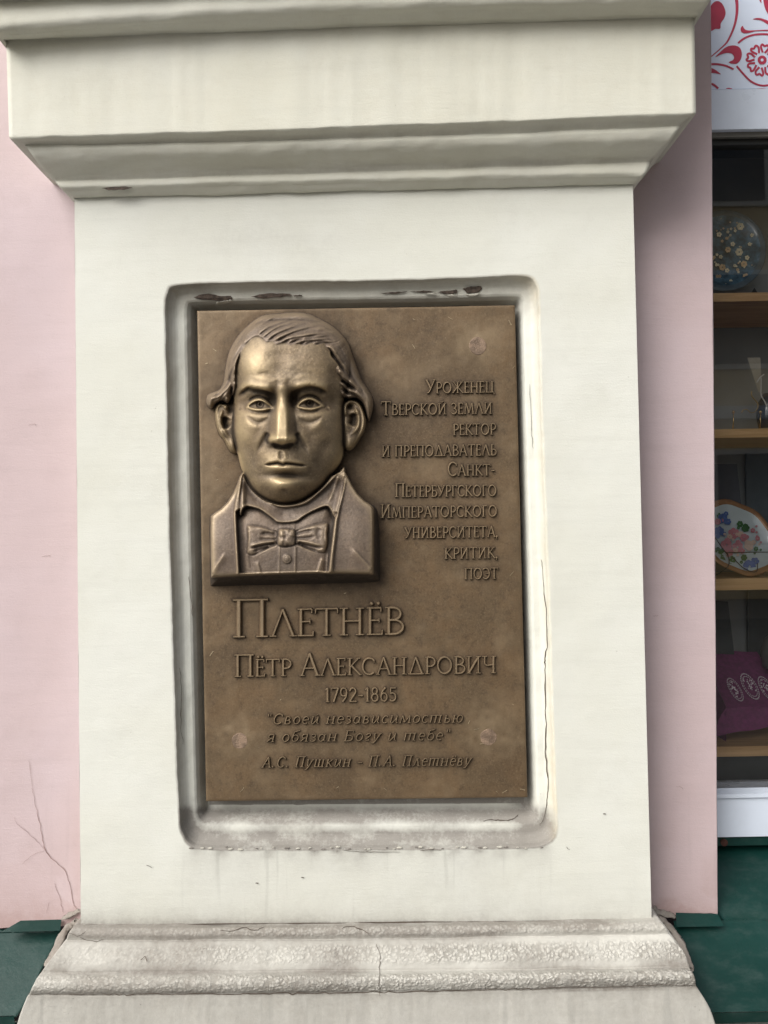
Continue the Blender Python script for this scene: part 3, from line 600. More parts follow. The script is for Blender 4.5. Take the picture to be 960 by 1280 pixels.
def ital_glyphs():
    W = .125; th = .075; x = .70                  # x-height relative to cap height
    k = lambda *p, w=W: ('s', list(p), w)
    slab = lambda a, y=0, h=.12: ('s', [(a-h, y), (a+h, y)], .07)
    G = {}
    G['в'] = (.60, [k((.12, 0), (.12, x)), k((.12, x), *arc(.28, x*.76, .14, x*.24, 90, -90, 7), (.12, x*.52), w=.09), k((.12, x*.52), *arc(.32, x*.26, .17, x*.26, 90, -90, 8), (.12, 0), w=.10)])
    G['о'] = (.62, [k(*arc(.30, x/2, .23, x/2, 0, 360, 18), w=.105)])
    G['е'] = (.58, [k((.08, x*.52), (.50, x*.56), *arc(.29, x*.5, .22, x*.5, 10, 310, 16), w=.10)])
    G['ё'] = (.58, G['е'][1]+[('d', (.18, x+.18), .07), ('d', (.40, x+.18), .07)])
    G['и'] = (.72, [k((.14, x), (.12, .12), *arc(.22, .12, .10, .12, 180, 300, 5), (.54, x*.7), w=.10), k((.54, x), (.54, .08), (.66, .02), w=.11), slab(.10, x, .08)])
    G['й'] = (.72, G['и'][1]+[k(*arc(.34, x+.22, .13, .09, 200, 340, 7), w=.06)])
    G['н'] = (.76, [k((.14, 0), (.14, x)), k((.58, 0), (.58, x)), k((.14, x*.5), (.58, x*.5), w=th), slab(.14), slab(.58), slab(.10, x, .09), slab(.58, x, .1)])
    G['п'] = (.76, [k((.14, 0), (.14, x)), k((.58, 0), (.58, x)), k((.04, x), (.68, x), w=.08), slab(.14), slab(.58)])
    G['з'] = (.50, [k(*arc(.22, x*.76, .17, x*.24, 150, -90, 10), w=.09), k(*arc(.22, x*.26, .21, x*.27, 90, -150, 10), w=.10)])
    G['а'] = (.66, [k(*arc(.28, x*.48, .21, x*.48, 30, 340, 16), w=.10), k((.50, x), (.50, .08), (.62, .02), w=.11)])
    G['с'] = (.54, [k(*arc(.30, x/2, .23, x/2, 50, 310, 14), w=.105)])
    G['м'] = (.92, [k((.08, 0), (.16, x), w=th), k((.18, x), (.42, .06)), k((.42, .06), (.72, x), w=th), k((.74, x), (.78, 0)), slab(.06, 0, .09), slab(.80, 0, .11)])
    G['т'] = (1.02, [k((.12, 0), (.12, x)), k((.47, 0), (.47, x)), k((.82, 0), (.82, x)), k((.02, x), (.90, x), w=.08), slab(.84, 0, .10)])
    G['ь'] = (.60, [k((.14, 0), (.14, x)), k((.14, x*.55), *arc(.32, x*.27, .17, x*.27, 90, -90, 8), (.14, 0), w=.10), slab(.10, x, .08)])
    G['ю'] = (.88, [k((.12, 0), (.12, x)), k((.12, x*.5), (.36, x*.5), w=th), k(*arc(.57, x/2, .21, x/2, 0, 360, 18), w=.10), slab(.12), slab(.10, x, .08)])
    G['я'] = (.66, [k((.50, 0), (.50, x)), k((.50, x), *arc(.30, x*.74, .17, x*.26, 90, 270, 8), (.50, x*.47), w=.09), k((.34, x*.47), (.08, 0), w=.09), slab(.52, 0, .1)])
    G['б'] = (.60, [k(*arc(.30, x/2*.92, .23, x/2*.92, 0, 360, 18), w=.10), k((.08, x*.5), (.14, .92), (.34, 1.02), (.52, 1.08), w=.08)])
    G['г'] = (.50, [k((.10, x*.82), (.20, x), (.40, x*.95), (.40, x*.74), (.12, x*.24), (.16, .02), (.38, .06), w=.10)])
    G['у'] = (.66, [k((.12, x), (.22, .10), w=.11), k((.56, x), (.30, .02), (.16, -.24), (.02, -.22), w=.09), slab(.12, x, .09), slab(.56, x, .08)])
    G['ш'] = (1.02, [k((.14, 0), (.14, x)), k((.48, 0), (.48, x)), k((.82, 0), (.82, x)), k((.08, 0), (.94, 0), w=.08), slab(.12, x, .08), slab(.48, x, .08), slab(.80, x, .08)])
    G['к'] = (.68, [k((.14, 0), (.14, x)), k((.54, x), (.18, x*.5), w=.08), k((.24, x*.55), (.60, 0), w=.11), slab(.14), slab(.12, x, .08), slab(.62, 0, .06)])
    G['л'] = (.70, [k((.04, .02), (.16, .08), (.30, x), w=.08), k((.34, x), (.56, 0)), k((.24, x), (.44, x), w=.07), slab(.58, 0, .10)])
    G['С'] = (.82, [k(*arc(.44, .5, .34, .5, 45, 315, 18), w=.115), k((.70, .92), (.70, .74), w=.07)])
    G['Б'] = (.78, [k((.16, 0), (.16, 1)), k((.05, 1), (.62, 1), w=.08), k((.16, .55), *arc(.42, .275, .24, .275, 90, -90, 10), (.05, 0), w=.10), k((.62, 1), (.62, .84), w=.06)])
    G['П'] = (.92, [k((.18, 0), (.18, 1)), k((.70, 0), (.70, 1)), k((.04, 1), (.86, 1), w=.08), slab(.18, 0, .15), slab(.70, 0, .15)])
    G['А'] = (.84, [k((.08, 0), (.44, 1), w=.08), k((.44, 1), (.72, 0)), k((.20, .32), (.62, .32), w=.07), slab(.08, 0, .11), slab(.74, 0, .12)])
    G['.'] = (.30, [('d', (.10, .05), .085)]); G['-'] = (.60, [k((.12, .36), (.48, .36), w=.08)])
    G['"'] = (.44, [k((.10, 1.02), (.12, .78), w=.09), k((.28, 1.02), (.30, .78), w=.09)])
    return G
GC, GI = cap_glyphs(), ital_glyphs()
LSEG = []                                    # letter strokes in photo pixels, used for the patina on the slab
HSTEP = .00004
def stroke_mesh(mb, pts, w, lift, hh, closed=False):
    """bevelled bar along pts (photo px), w px wide, hh metres proud of the slab"""
    P = np.array(pts, float); n = len(P)
    T = np.zeros_like(P); T[1:-1] = P[2:]-P[:-2]; T[0] = P[1]-P[0]; T[-1] = P[-1]-P[-2]
    if closed: T[0] = T[-1] = P[1]-P[-2]
    T /= np.linalg.norm(T, axis=1)[:, None]+1e-9; N = np.stack([-T[:, 1], T[:, 0]], 1)
    Q = P.copy()
    if not closed: Q[0] -= T[0]*w*.12; Q[-1] += T[-1]*w*.12
    rows = []
    for o, h in ((-.66, 0), (-.40, hh*.8), (-.20, hh), (.20, hh), (.40, hh*.8), (.66, 0)):
        q = Q+N*w*o
        rows.append(at(q[:, 0], q[:, 1], YS-h-lift if h else YS+.0006))
    V = np.concatenate(rows); Fc = []
    for r in range(5):
        for i in range(n-1): Fc.append((r*n+i, (r+1)*n+i, (r+1)*n+i+1, r*n+i+1))
    if not closed: Fc += [tuple(r*n for r in range(5, -1, -1)), tuple(r*n+n-1 for r in range(6))]
    mb.add(V, Fc)
def dot_mesh(mb, c, r, lift, hh):
    n = 10; V = []
    for rr, h in ((r*1.25, 0), (r*.9, hh*.8), (r*.5, hh)):
        V += [P1(c[0]+rr*math.cos(2*math.pi*k/n), c[1]+rr*math.sin(2*math.pi*k/n), YS-h-lift if h else YS+.0006) for k in range(n)]
    mb.add(V, [((j+1)*n+k, (j+1)*n+(k+1) % n, j*n+(k+1) % n, j*n+k) for j in range(2) for k in range(n)]+[tuple(2*n+k for k in range(n-1, -1, -1))])
LINES = []
def text_line(text, xl, xr_, yb0, yb1, H, h, G, hh, label, shear=0.0, wfac=1.0, trk=.04):
    """caps H px tall, others h px tall; baseline from (xl, yb0) to (xr_, yb1); widths squeezed to fit"""
    adv = 0; lay = []
    for ch in text:
        if ch == ' ': adv += .42*h; continue
        gw, st = G[ch]; big = (ch.isupper() or ch.isdigit()) if G is GC else True
        s = H if big else h
        lay.append((ch, adv, s, st)); adv += gw*s*(1.0)+trk*s
    last = lay[-1]; adv -= trk*last[2]
    kx = (xr_-xl)/adv
    root = subempty('inscription_line', P1((xl+xr_)/2, (yb0+yb1)/2, YS), plq); root['label'] = label
    for ch, a, s, st in lay:
        mb = MB(); l0 = .0
        for kind, d, wgt in st:
            l0 += HSTEP
            def tr(p):
                X_ = a*kx+p[0]*s*kx; x = xl+X_+shear*p[1]*s
                return (x, yb0+(yb1-yb0)*X_/(xr_-xl)-p[1]*s)
            if kind == 's':
                pts = [tr(p) for p in d]; closed = len(d) > 3 and math.hypot(d[0][0]-d[-1][0], d[0][1]-d[-1][1]) < 1e-6
                stroke_mesh(mb, pts, wgt*s*wfac, l0, hh, closed); LSEG.append((pts, wgt*s*wfac))
            else:
                dot_mesh(mb, tr(d), wgt*s*wfac, l0, hh); LSEG.append(([tr(d), (tr(d)[0]+.5, tr(d)[1])], wgt*s*1.6))
        nm = 'digit' if ch.isdigit() else ('letter' if ch.isalpha() else 'punctuation_mark')
        o = mb.build(nm, M_LETTER, root)
        nv = len(o.data.vertices)
        for an, v_ in (('cavity_shade', 0.0), ('polish_highlight', .35)):
            A_ = o.data.attributes.new(an, 'FLOAT', 'POINT')
            if an == 'polish_highlight':
                top = np.array([vv.co.y+WLOC[root.name][1] < YS-hh*.9 for vv in o.data.vertices]); A_.data.foreach_set('value', (top*.55).astype(np.float32))
            else: A_.data.foreach_set('value', (.25*~top if False else np.zeros(nv)).astype(np.float32))
    return root
h1 = .0040
for tx, a, b_, y0, y1, H in (('Уроженец', 532, 618, 491.5, 490, 16.5), ('Тверской земли', 476.5, 615.5, 518.8, 516.6, 16.5), ('ректор', 566, 620, 543.6, 542.8, 16), ('и преподаватель', 477, 620.5, 570.6, 568.8, 16),
                             ('Санкт-', 559.5, 618.5, 594.6, 593.8, 16.5), ('Петербургского', 493.5, 620.7, 621.0, 619.6, 16.5), ('Императорского', 475.5, 621.5, 647.2, 645.2, 16.5), ('университета,', 505.5, 622.7, 672.6, 671.0, 16),
                             ('критик,', 555.5, 622.7, 698.3, 697.3, 16), ('поэт', 580.5, 622.5, 723.8, 723.2, 16)):
    text_line(tx, a, b_, y0, y1, H, 13.2, GC, h1, 'raised capitals reading '+tx, wfac=1.12)
text_line('Плетнёв', 290, 505.5, 796.2, 792.3, 46, 33, GC, .0065, 'large raised surname reading Плетнёв', wfac=.95, trk=.02)
text_line('Пётр Александрович', 292.5, 620.5, 845.6, 841.0, 26.5, 20.5, GC, .0050, 'raised capitals reading Пётр Александрович', wfac=1.05, trk=.03)
text_line('1792-1865', 406, 495.5, 877.2, 876.2, 16.8, 16.8, GC, h1, 'raised years reading 1792-1865', wfac=1.2, trk=.12)
text_line('"Своей независимостью', 331.5, 578.5, 905.2, 902.8, 12.6, 12.6, GI, .0042, 'raised italics reading "Своей независимостью', shear=.24, wfac=1.1, trk=.10)
text_line('я обязан Богу и тебе"', 332.5, 562, 927.2, 924.8, 12.6, 12.6, GI, .0042, 'raised italics reading я обязан Богу и тебе"', shear=.24, wfac=1.1, trk=.10)
text_line('А.С. Пушкин - П.А. Плетнёву', 327, 588.5, 959.2, 956.6, 12.8, 12.8, GI, .0042, 'raised italics reading А.С. Пушкин - П.А. Плетнёву', shear=.24, wfac=1.05, trk=.09)

# --- portrait relief, sculpted as a height field (units: photo pixels, 1 px = 1.3 mm)
STEP = .6
gx = np.arange(252, 483, STEP); gy = np.arange(384, 739, STEP)
X, Y = np.meshgrid(gx, gy)
def win(pts, m):
    p = np.array(pts); a = np.searchsorted(gx, p[:, 0].min()-m), np.searchsorted(gx, p[:, 0].max()+m); b = np.searchsorted(gy, p[:, 1].min()-m), np.searchsorted(gy, p[:, 1].max()+m)
    return slice(b[0], b[1]), slice(a[0], a[1])
def G_(H, cx, cy, sx, sy, amp, rot=0):
    c, s = math.cos(R(rot)), math.sin(R(rot)); dx, dy = X-cx, Y-cy; u, v = (dx*c+dy*s)/sx, (-dx*s+dy*c)/sy
    return H+amp*np.exp(-.5*(u*u+v*v))
def K(H, pts, wid, amp, taper=(.3, .3), sp=6, power=1.0):
    """ridge (or groove) along a smooth curve"""
    P = catmull(pts, sp); ws = win(P, wid*4); d, s, t = segdist(X[ws], Y[ws], P)
    tp = np.ones_like(t)
    if taper[0] > 0: tp *= sstep(0, taper[0], t)*.999+.001
    if taper[1] > 0: tp *= sstep(0, taper[1], 1-t)*.999+.001
    H = H.copy(); H[ws] += amp*tp**power*np.exp(-.5*(d/(wid*(.45+.55*tp)))**2); return H
def E_(H, pts, sharp, fall, amp, side=1, taper=(.25, .25), sp=6):
    """one-sided step along a curve: full height on the line, sharp drop on one side, long fall on the other"""
    P = catmull(pts, sp); m = fall*3; ws = win(P, m); d, s, t = segdist(X[ws], Y[ws], P); sd_ = d*s*side
    tp = sstep(0, taper[0]+1e-6, t)*sstep(0, taper[1]+1e-6, 1-t)
    pr = np.where(sd_ > 0, np.exp(-.5*(sd_/sharp)**2), np.exp(-.5*(sd_/fall)**2))
    H = H.copy(); H[ws] += amp*tp*pr; return H
def dome(d, Rr): q = np.clip(d/Rr, 0, 1); return np.sqrt(np.clip(1-(1-q)**2, 0, 1))

FACEP = catmull([(353, 398), (318, 404), (298, 425), (286, 447), (284, 468), (289, 486), (291.5, 505), (291, 540), (296.5, 567), (303, 590), (315, 612), (333, 626), (353.5, 631.5), (377, 627.5), (400, 612), (416, 593), (428, 573), (430.5, 548), (430, 520), (431, 500), (438, 482), (442, 460), (437, 432), (420, 412), (395, 400)], 6, True)
dF = sdist(X, Y, FACEP)
HF = 9+36*dome(dF, 42)+12*np.clip(1-((X-355)/95)**2-((Y-498)/175)**2, 0, 1)
HF = blur(HF, 2.2/STEP)
prof = np.interp(Y, [390, 430, 455, 472, 484, 496, 510, 540, 565, 580, 592, 604, 614, 626, 640], [-6, 0, 3.0, 4.0, 4.0, .5, -1, 0, 1.5, 2.0, .5, 2.2, 2.0, 0, 0])
HF += blur(prof*np.exp(-((X-355)/48)**2), 3)
# forehead forms
HF = G_(HF, 322, 456, 15, 13, 2.4); HF = G_(HF, 389, 458, 15, 13, 2.0); HF = G_(HF, 353, 452, 9, 16, -1.0); HF = G_(HF, 354, 480, 7, 9, 1.4); HF += .9*vnoise(X/23+5, Y/19+2)*sstep(6, 20, dF)
HF = G_(HF, 298, 470, 6, 22, -3.0); HF = G_(HF, 418, 472, 6, 20, -2.6)
HF = K(HF, [(345, 489), (347.5, 480), (345, 472)], 2.2, -.7); HF = K(HF, [(361, 487), (360, 479), (364, 472)], 2.4, -.7)
HF = G_(HF, 374, 470, 10, 3.5, 1.5, -15); HF = G_(HF, 330, 474, 11, 3.5, 1.2, 8)
# brow shelf, then the eye sockets beneath
HF = G_(HF, 322, 503, 15.5, 9.0, -11.5); HF = G_(HF, 390, 502.5, 16, 9.0, -11.5)
HF = G_(HF, 340.5, 499, 5.2, 7.5, -9.5); HF = G_(HF, 367.0, 498.5, 5.2, 7.5, -10.5)
HF = G_(HF, 301, 505, 6, 8, -3); HF = G_(HF, 412, 505, 6, 8, -3)
BL = [(296.5, 495), (302, 488), (309.5, 483), (317, 484.2), (328, 486), (336, 488), (343, 491)]
BR = [(361, 491), (367, 486.8), (376, 483.5), (386, 481.3), (396, 482.6), (404, 485.5), (411, 489.5)]
for B_ in (BL, BR):
    HF = E_(HF, B_, .9, 6.0, 5.2, 1, (.3, .2))
    HF = K(HF, [(x, y+4.6) for x, y in B_], 2.8, -3.4, (.25, .2))
for i in (2, 4, 5, 7):                            # brow hairs
    for B_ in (BL, BR):
        P = catmull(B_, 6); q = P[int((i+.5)/9*(len(P)-1))]; dx = -3.2 if B_ is BL else 3.2
        HF = K(HF, [(q[0], q[1]+.5), (q[0]+dx, q[1]-1.8)], .9, -.5, (.1, .4))
# eyeballs, lids, irises
EYEM = np.zeros_like(X); IRIS = np.zeros_like(X)
for (ex, ey, uplid, lolid) in ((325.0, 505.6, [(309, 509.3), (312.5, 505.2), (316.5, 502.2), (321, 500.6), (326, 500.6), (331.5, 502.6), (336, 505.8), (340.8, 509.6)], [(310.5, 509), (315, 510.8), (321, 512), (328, 512), (334.5, 510.9), (340.4, 509.6)]),
                               (387.0, 504.2, [(371.5, 508.2), (375, 504.2), (379.5, 501), (385.5, 499.2), (391.5, 499.9), (396, 502.2), (400, 505), (405, 507.8)], [(372, 508), (377, 509.7), (382.5, 510.9), (390, 511.1), (396, 509.7), (401.5, 507.4)])):
    eyep = np.array(catmull(uplid, 5).tolist()+catmull(lolid, 5).tolist()[::-1]); de = sdist(X, Y, eyep)
    ball = 8.6*np.sqrt(np.clip(1-((X-ex)/20)**2-((Y-ey)/14)**2, 0, 1))
    HF = HF+ball*sstep(-5, 2, de)
    HF = HF-4.2*sstep(-.2, 1.6, de); EYEM = np.maximum(EYEM, sstep(-.5, 1.2, de))
    HF = E_(HF, uplid, .9, 3.2, 2.8, 1, (.3, .3)); HF = K(HF, uplid, 1.3, .4, (.3, .3)); HF = K(HF, [(x, y-4.4) for x, y in uplid], 1.3, -2.6, (.2, .2))
    HF = K(HF, lolid, 1.5, 1.5, (.3, .3)); HF = K(HF, [(x, y+3.2) for x, y in lolid], 1.3, -1.3, (.2, .2))
    rr = np.hypot(X-ex-.3, (Y-ey)*1.0); ring = (np.exp(-.5*((rr-4.3)/.55)**2)*(-.95) - 1.9*np.exp(-.5*(rr/1.5)**2) + .9*np.exp(-.5*(np.hypot(X-ex+1.3, Y-ey+1.6)/.9)**2))
    HF = HF+ring*1.9*sstep(-.3, .8, de); IRIS = IRIS+np.exp(-.5*(rr/1.7)**2)*.8+.45*np.exp(-.5*((rr-4.3)/.8)**2)*sstep(-.3, .8, de)
HF = K(HF, [(409, 507.5), (413.5, 511)], 1.0, 1.0); HF = K(HF, [(408, 510), (412, 514)], .9, -1.2); HF = K(HF, [(302, 510), (298, 513)], .9, -1.0)
# bags and cheeks
HF = G_(HF, 320, 519, 12, 4.0, 2.0, 8); HF = G_(HF, 388, 518.5, 12, 4.0, 2.0, -8)
HF = K(HF, [(306, 516), (312, 523), (321, 528), (331, 525.5), (338, 519)], 1.9, -1.6); HF = K(HF, [(371, 518), (378, 525.5), (387, 528), (397, 525), (404, 517)], 1.9, -1.6)
HF = G_(HF, 306, 535, 12, 13, 3.6); HF = G_(HF, 406, 533, 12, 13, 3.2)
HF = G_(HF, 326, 548, 9, 12, -1.2); HF = G_(HF, 385, 548, 9, 12, -1.2)
HF = G_(HF, 312, 578, 10, 16, -2.8, 20); HF = G_(HF, 402, 577, 10, 16, -2.8, -20)
# nose
yy = np.clip((Y-488)/(549-488), 0, 1)
cxn = 353.0-.4*yy; hw = np.interp(Y, [484, 500, 520, 540, 549, 556], [4.0, 4.3, 4.9, 5.4, 6.0, 5.8]); slope = np.interp(Y, [484, 500, 520, 540, 549, 556], [7.5, 8.5, 11, 13.5, 14, 13])
dn = np.abs(X-cxn)-hw; nh = np.interp(Y, [480, 490, 500, 515, 530, 542, 548.5, 552.5, 555.5, 557.5, 559], [0, 3.5, 8.0, 13, 17.5, 21.5, 22.5, 20.5, 15, 5, 0])
sect = np.where(dn < 0, 1-.04*(1+dn/hw)**2*0, np.clip(1-dn/slope, 0, 1)**1.25)
HF += blur(nh*sect, .8/STEP)
HF = G_(HF, 352.8, 547.5, 5.2, 4.4, 2.8)
for sx in (-1, 1):
    HF = G_(HF, 353+sx*12.2, 549, 4.3, 5.0, 6.6)
    HF = K(HF, [(353+sx*14, 540.5), (353+sx*18.2, 546), (353+sx*18, 553), (353+sx*14.5, 557)], 1.7, -1.5, (.3, .3))
    HF = G_(HF, 353+sx*8.3, 555.4, 4.4, 1.7, -8.5, sx*-8)
    HF = K(HF, [(353+sx*17, 540), (353+sx*23.5, 551), (353+sx*30, 563), (353+sx*33.5, 572)], 2.3, -2.6, (.1, .5))
    HF = G_(HF, 353+sx*27, 546, 5, 10, 1.5, sx*-25)
HF = K(HF, [(347.0, 497), (346.8, 520), (346.4, 545)], .9, .7); HF = K(HF, [(359.0, 497), (359.0, 520), (359.3, 545)], .9, .4)
HF = K(HF, [(341, 558.2), (353, 559.6), (366, 558.0)], 1.6, -2.2, (.2, .2))
# mouth
HF = G_(HF, 355, 571, 24, 9, 3.4); HF = G_(HF, 357, 590, 20, 7, 2.2)
HF = K(HF, [(350.8, 562), (351.2, 569), (351.8, 576)], 1.9, -1.3); HF = K(HF, [(347.5, 563), (346.8, 570), (347, 576)], 1.6, .3); HF = K(HF, [(355.5, 563), (356.4, 570), (357, 576)], 1.6, .6)
MOUTH = [(329, 581.4), (335, 580.6), (341, 579.6), (346.5, 578.8), (350, 579.6), (354, 580.8), (358, 579.4), (367, 580.2), (376, 581.4), (385, 582.4)]
HF = E_(HF, [(x, y-1.2) for x, y in MOUTH], .9, 4.0, 1.3, 1, (.2, .2)); HF = K(HF, MOUTH, 1.15, -4.6, (.15, .15))
HF = K(HF, [(334, 584.2), (342, 584.8), (353, 585.4), (364, 585.2), (374, 585)], 2.4, 2.2, (.35, .35))
HF = G_(HF, 360, 594.5, 16, 3.8, -7.5, 2); HF = K(HF, [(385, 583), (387.5, 588), (388, 593)], 2.4, -.9); HF = K(HF, [(328.5, 582), (325, 586), (324, 591)], 2.4, -.7)
HF = G_(HF, 328, 596, 7, 8, -1.0); HF = G_(HF, 390, 597, 8, 8, -1.2)
# chin
HF = G_(HF, 354, 607, 13, 7, 8.5); HF = G_(HF, 334, 612, 8, 6, -1.5); HF = G_(HF, 377, 611, 8, 6, -1.8); HF = G_(HF, 355.6, 612.5, 4.2, 3.0, -3.4); HF = K(HF, [(348, 611), (352, 609.4), (357, 609.8), (361, 612)], 1.2, .9)
# hand tooling
HF = K(HF, [(318, 470), (330, 467), (342, 470), (352, 473)], 2.2, -.8); HF = K(HF, [(362, 474), (372, 468), (386, 466), (398, 470)], 2.2, -.9); HF = K(HF, [(325, 446), (345, 443), (370, 444), (392, 449)], 3.5, -.7)
HF = K(HF, [(300, 548), (310, 560), (318, 574), (322, 590)], 5, -1.4); HF = K(HF, [(416, 545), (406, 560), (398, 575), (396, 592)], 5, -1.8); HF = K(HF, [(304, 522), (313, 532), (326, 536)], 3.5, 1.2); HF = K(HF, [(404, 522), (396, 533), (384, 537)], 3.5, 1.0)
HF += .10*vnoise(X/4.5, Y/4.5)+.38*vnoise(X/13, Y/13)+.10*vnoise(X/1.8, Y/1.8)
FLAT = np.zeros_like(X)

def ear(flip):
    """ear as its own little field; returns height and distance mask"""
    if flip:
        outl = [(268.5, 514), (270, 506.5), (275, 503), (281, 504.5), (288, 503), (297, 505), (298, 545), (298, 566), (290, 566.5), (285, 561), (279.5, 550.5), (274.5, 544), (270.8, 535), (268.8, 524)]
        rim = [(283, 513), (281.5, 507.5), (276, 505.3), (271.5, 508.5), (270.3, 516), (270.8, 525), (273, 535), (277.5, 544), (282, 551), (288, 560)]
        anti = [(279.5, 511.5), (276, 518), (275.6, 527), (278, 535), (283, 543), (289, 549)]
        conch = [(282.5, 520), (281, 529), (284, 537)]; hole = (288, 512, 2.4, 6); trag = (289.5, 520, 2.6, 5); lobe = (288.5, 557, 4.5, 5.5)
    else:
        outl = [(424, 503), (431, 500.5), (438, 498.5), (446, 500.5), (452, 506), (456, 515), (458, 526), (456, 538), (450, 549), (442.5, 560), (436, 564), (430, 560), (427, 548), (424, 530)]
        rim = [(432.5, 521), (431.5, 512), (433.5, 505), (438.5, 501.3), (445, 502.5), (450.5, 508), (454, 517), (455, 527), (453, 538), (447.5, 548), (441, 555)]
        anti = [(443, 509), (447.3, 517), (448.5, 526), (446.5, 535), (441, 541.5), (436, 544)]
        conch = [(441, 516), (441.5, 525), (439, 533)]; hole = (437.5, 508.5, 3.2, 2.6); trag = (432.5, 531, 3.2, 6); lobe = (436.5, 553, 5, 6)
    P = catmull(outl, 5, True); d = sdist(X, Y, P); H = 7+15*dome(d, 9)
    H = blur(H, 1.2/STEP); H = K(H, rim, 1.55, 5.5, (.06, .3)); H = K(H, anti, 1.6, 4.0, (.15, .3))
    H = K(H, conch, 3.2, -7.5, (.2, .2)); H = G_(H, *hole, -7); H = G_(H, *trag, 3.0); H = G_(H, *lobe, 3.6)
    return H, d
HE1, dE1 = ear(True); HE2, dE2 = ear(False)

# hair cap
HAIRP = catmull([(328, 394.5), (349, 391.8), (371, 390.3), (386, 392.5), (399, 398), (411, 404.5), (421.5, 412), (430, 422), (436.5, 433), (444.5, 454), (452, 474), (459, 485), (465.5, 497), (466.5, 508), (464.5, 518), (461.2, 527), (458.8, 521), (455.5, 510), (450, 501.5), (443, 498.2), (436, 499.5), (430, 496), (426, 489), (430.5, 484.5), (425, 478.5), (428.5, 473), (421, 463), (423, 456), (414.5, 446), (413, 438), (407, 432),
                 (406, 428), (396, 430.8), (390, 428.2), (380, 431.8), (373, 428.6), (362, 431.2), (356, 427.4), (346, 430.6), (341, 426), (333, 427.6), (329, 423.6), (320, 420), (310, 427), (302, 438), (296, 452), (293.8, 466), (294.5, 480), (291, 494), (285.5, 505), (281, 504), (277, 502), (271, 505), (264.5, 511.2), (259, 507), (257.6, 500), (260, 493.5), (267, 490), (274, 487), (279, 478), (281.6, 459), (287, 438), (297, 420.5), (311.5, 405.5)], 4, True)
dH = sdist(X, Y, HAIRP)
base_sk = 9+36*dome(dF+1.0, 42)+12*np.clip(1-((X-355)/95)**2-((Y-498)/175)**2, 0, 1)
side_low = 8+20*dome(dH, 8)
HH = np.maximum(blur(base_sk, 2.0/STEP), blur(side_low, 1.0/STEP))
HH = HH + .2+3.0*sstep(0, 13, dH)
dU = sdist(X, Y, catmull([(349, 391.8), (371, 390.3), (386, 392.5), (399, 398), (411, 404.5), (421.5, 412), (430, 422), (436.5, 433), (444.5, 454), (452, 474), (459, 485), (465.5, 497), (466.5, 508), (464.5, 518), (461.2, 527), (440, 560), (415, 600), (370, 632), (320, 615), (293, 570), (268, 530), (259, 507), (257.6, 500), (260, 493.5), (267, 490), (274, 487), (279, 478), (281.6, 459), (287, 438), (297, 420.5), (311.5, 405.5), (328, 394.5)], 4, True))
HH = np.minimum(HH, 22+40*dome(dU+.8, 26))
# combed flow on the top
phi = Y-.00333*np.where(X < 415, (415-X)**2, -(X-415)**2*11)
top = sstep(452, 430, Y)*sstep(303, 318, X)
flow = .95*vnoise(phi/3.1, X/60+phi/40)+.75*vnoise(phi/1.7+20, X/34)+.8*vnoise(phi/7+5, X/80)
HH += flow*top*sstep(0, 7, dH)*(.65+.35*vnoise(X/19, Y/19))
# side flow on the right follows the contour
sideR = sstep(404, 416, X)*sstep(424, 440, Y); fr2 = vnoise((X*.86-Y*.50)/2.6, (X*.5+Y*.86)/38)+.7*vnoise((X*.86-Y*.50)/1.4+9, (X*.5+Y*.86)/26)
HH += .9*fr2*sideR*sstep(0, 5, dH)
sideL = sstep(318, 304, X); fl2 = vnoise((X*.9+Y*.44)/2.4, (Y*.9-X*.44)/30)+.6*vnoise((X*.9+Y*.44)/1.3+4, (Y*.9-X*.44)/22)
HH += .9*fl2*sideL*sstep(0, 4, dH)
rg, gr = 1.0, -1.0
def lock(H, pts, w, a): return K(K(H, pts, w, a, (.15, .35)), [(x+w*1.3, y+w*1.3) for x, y in pts], w*.7, -a*.8, (.15, .35))
for pts, w_, a_ in (([(333, 425.5), (342, 418), (356, 411.5), (378, 404)], 1.5, 2.2), ([(341, 427), (352, 420.5), (370, 413), (398, 406)], 1.3, 1.8), ([(349, 429.5), (358, 424), (374, 420), (404, 416)], 1.5, 2.2),
                    ([(358, 429), (368, 424.5), (384, 422), (412, 419)], 1.2, 1.8), ([(367, 431), (378, 426), (392, 423.8), (416, 423.5)], 1.5, 2.4), ([(378, 429.5), (390, 426), (404, 425.5), (420, 428)], 1.2, 1.6), ([(387, 431), (398, 427.6), (410, 427.4), (421, 431)], 1.3, 1.8),
                    ([(321, 420), (328, 412.5), (343, 404), (366, 398)], 1.7, 2.0), ([(326, 423), (336, 415), (350, 407), (374, 400)], 1.3, 1.5), ([(345, 400), (362, 395.5), (380, 395), (396, 400)], 1.6, .9), ([(392, 412), (408, 413), (424, 424), (434, 440)], 2.0, 1.3), ([(396, 404), (414, 411), (428, 425), (438, 446)], 1.8, 1.1)):
    HH = lock(HH, pts, w_, a_)
for pts, w_, a_ in (([(313, 421), (303, 430), (294, 444), (288, 462), (281, 480)], 2.0, 2.2), ([(303, 437), (296, 450), (291, 464), (287.5, 478), (279, 488), (268, 492.5), (260, 500)], 2.0, 5.0), ([(296, 455), (292.5, 470), (287, 484), (280, 493), (272, 500.5), (264, 503)], 1.8, 5.0),
                    ([(294, 476), (291, 488), (286, 497), (281.5, 503.5)], 1.7, 5.0), ([(285, 455), (281, 472), (275.5, 485), (264, 490.5), (259, 496)], 1.6, 2.6), ([(272, 497), (265, 498), (262, 504), (264.5, 509)], 1.2, 2.2)):
    HH = K(HH, pts, w_, a_, (.15, .2))
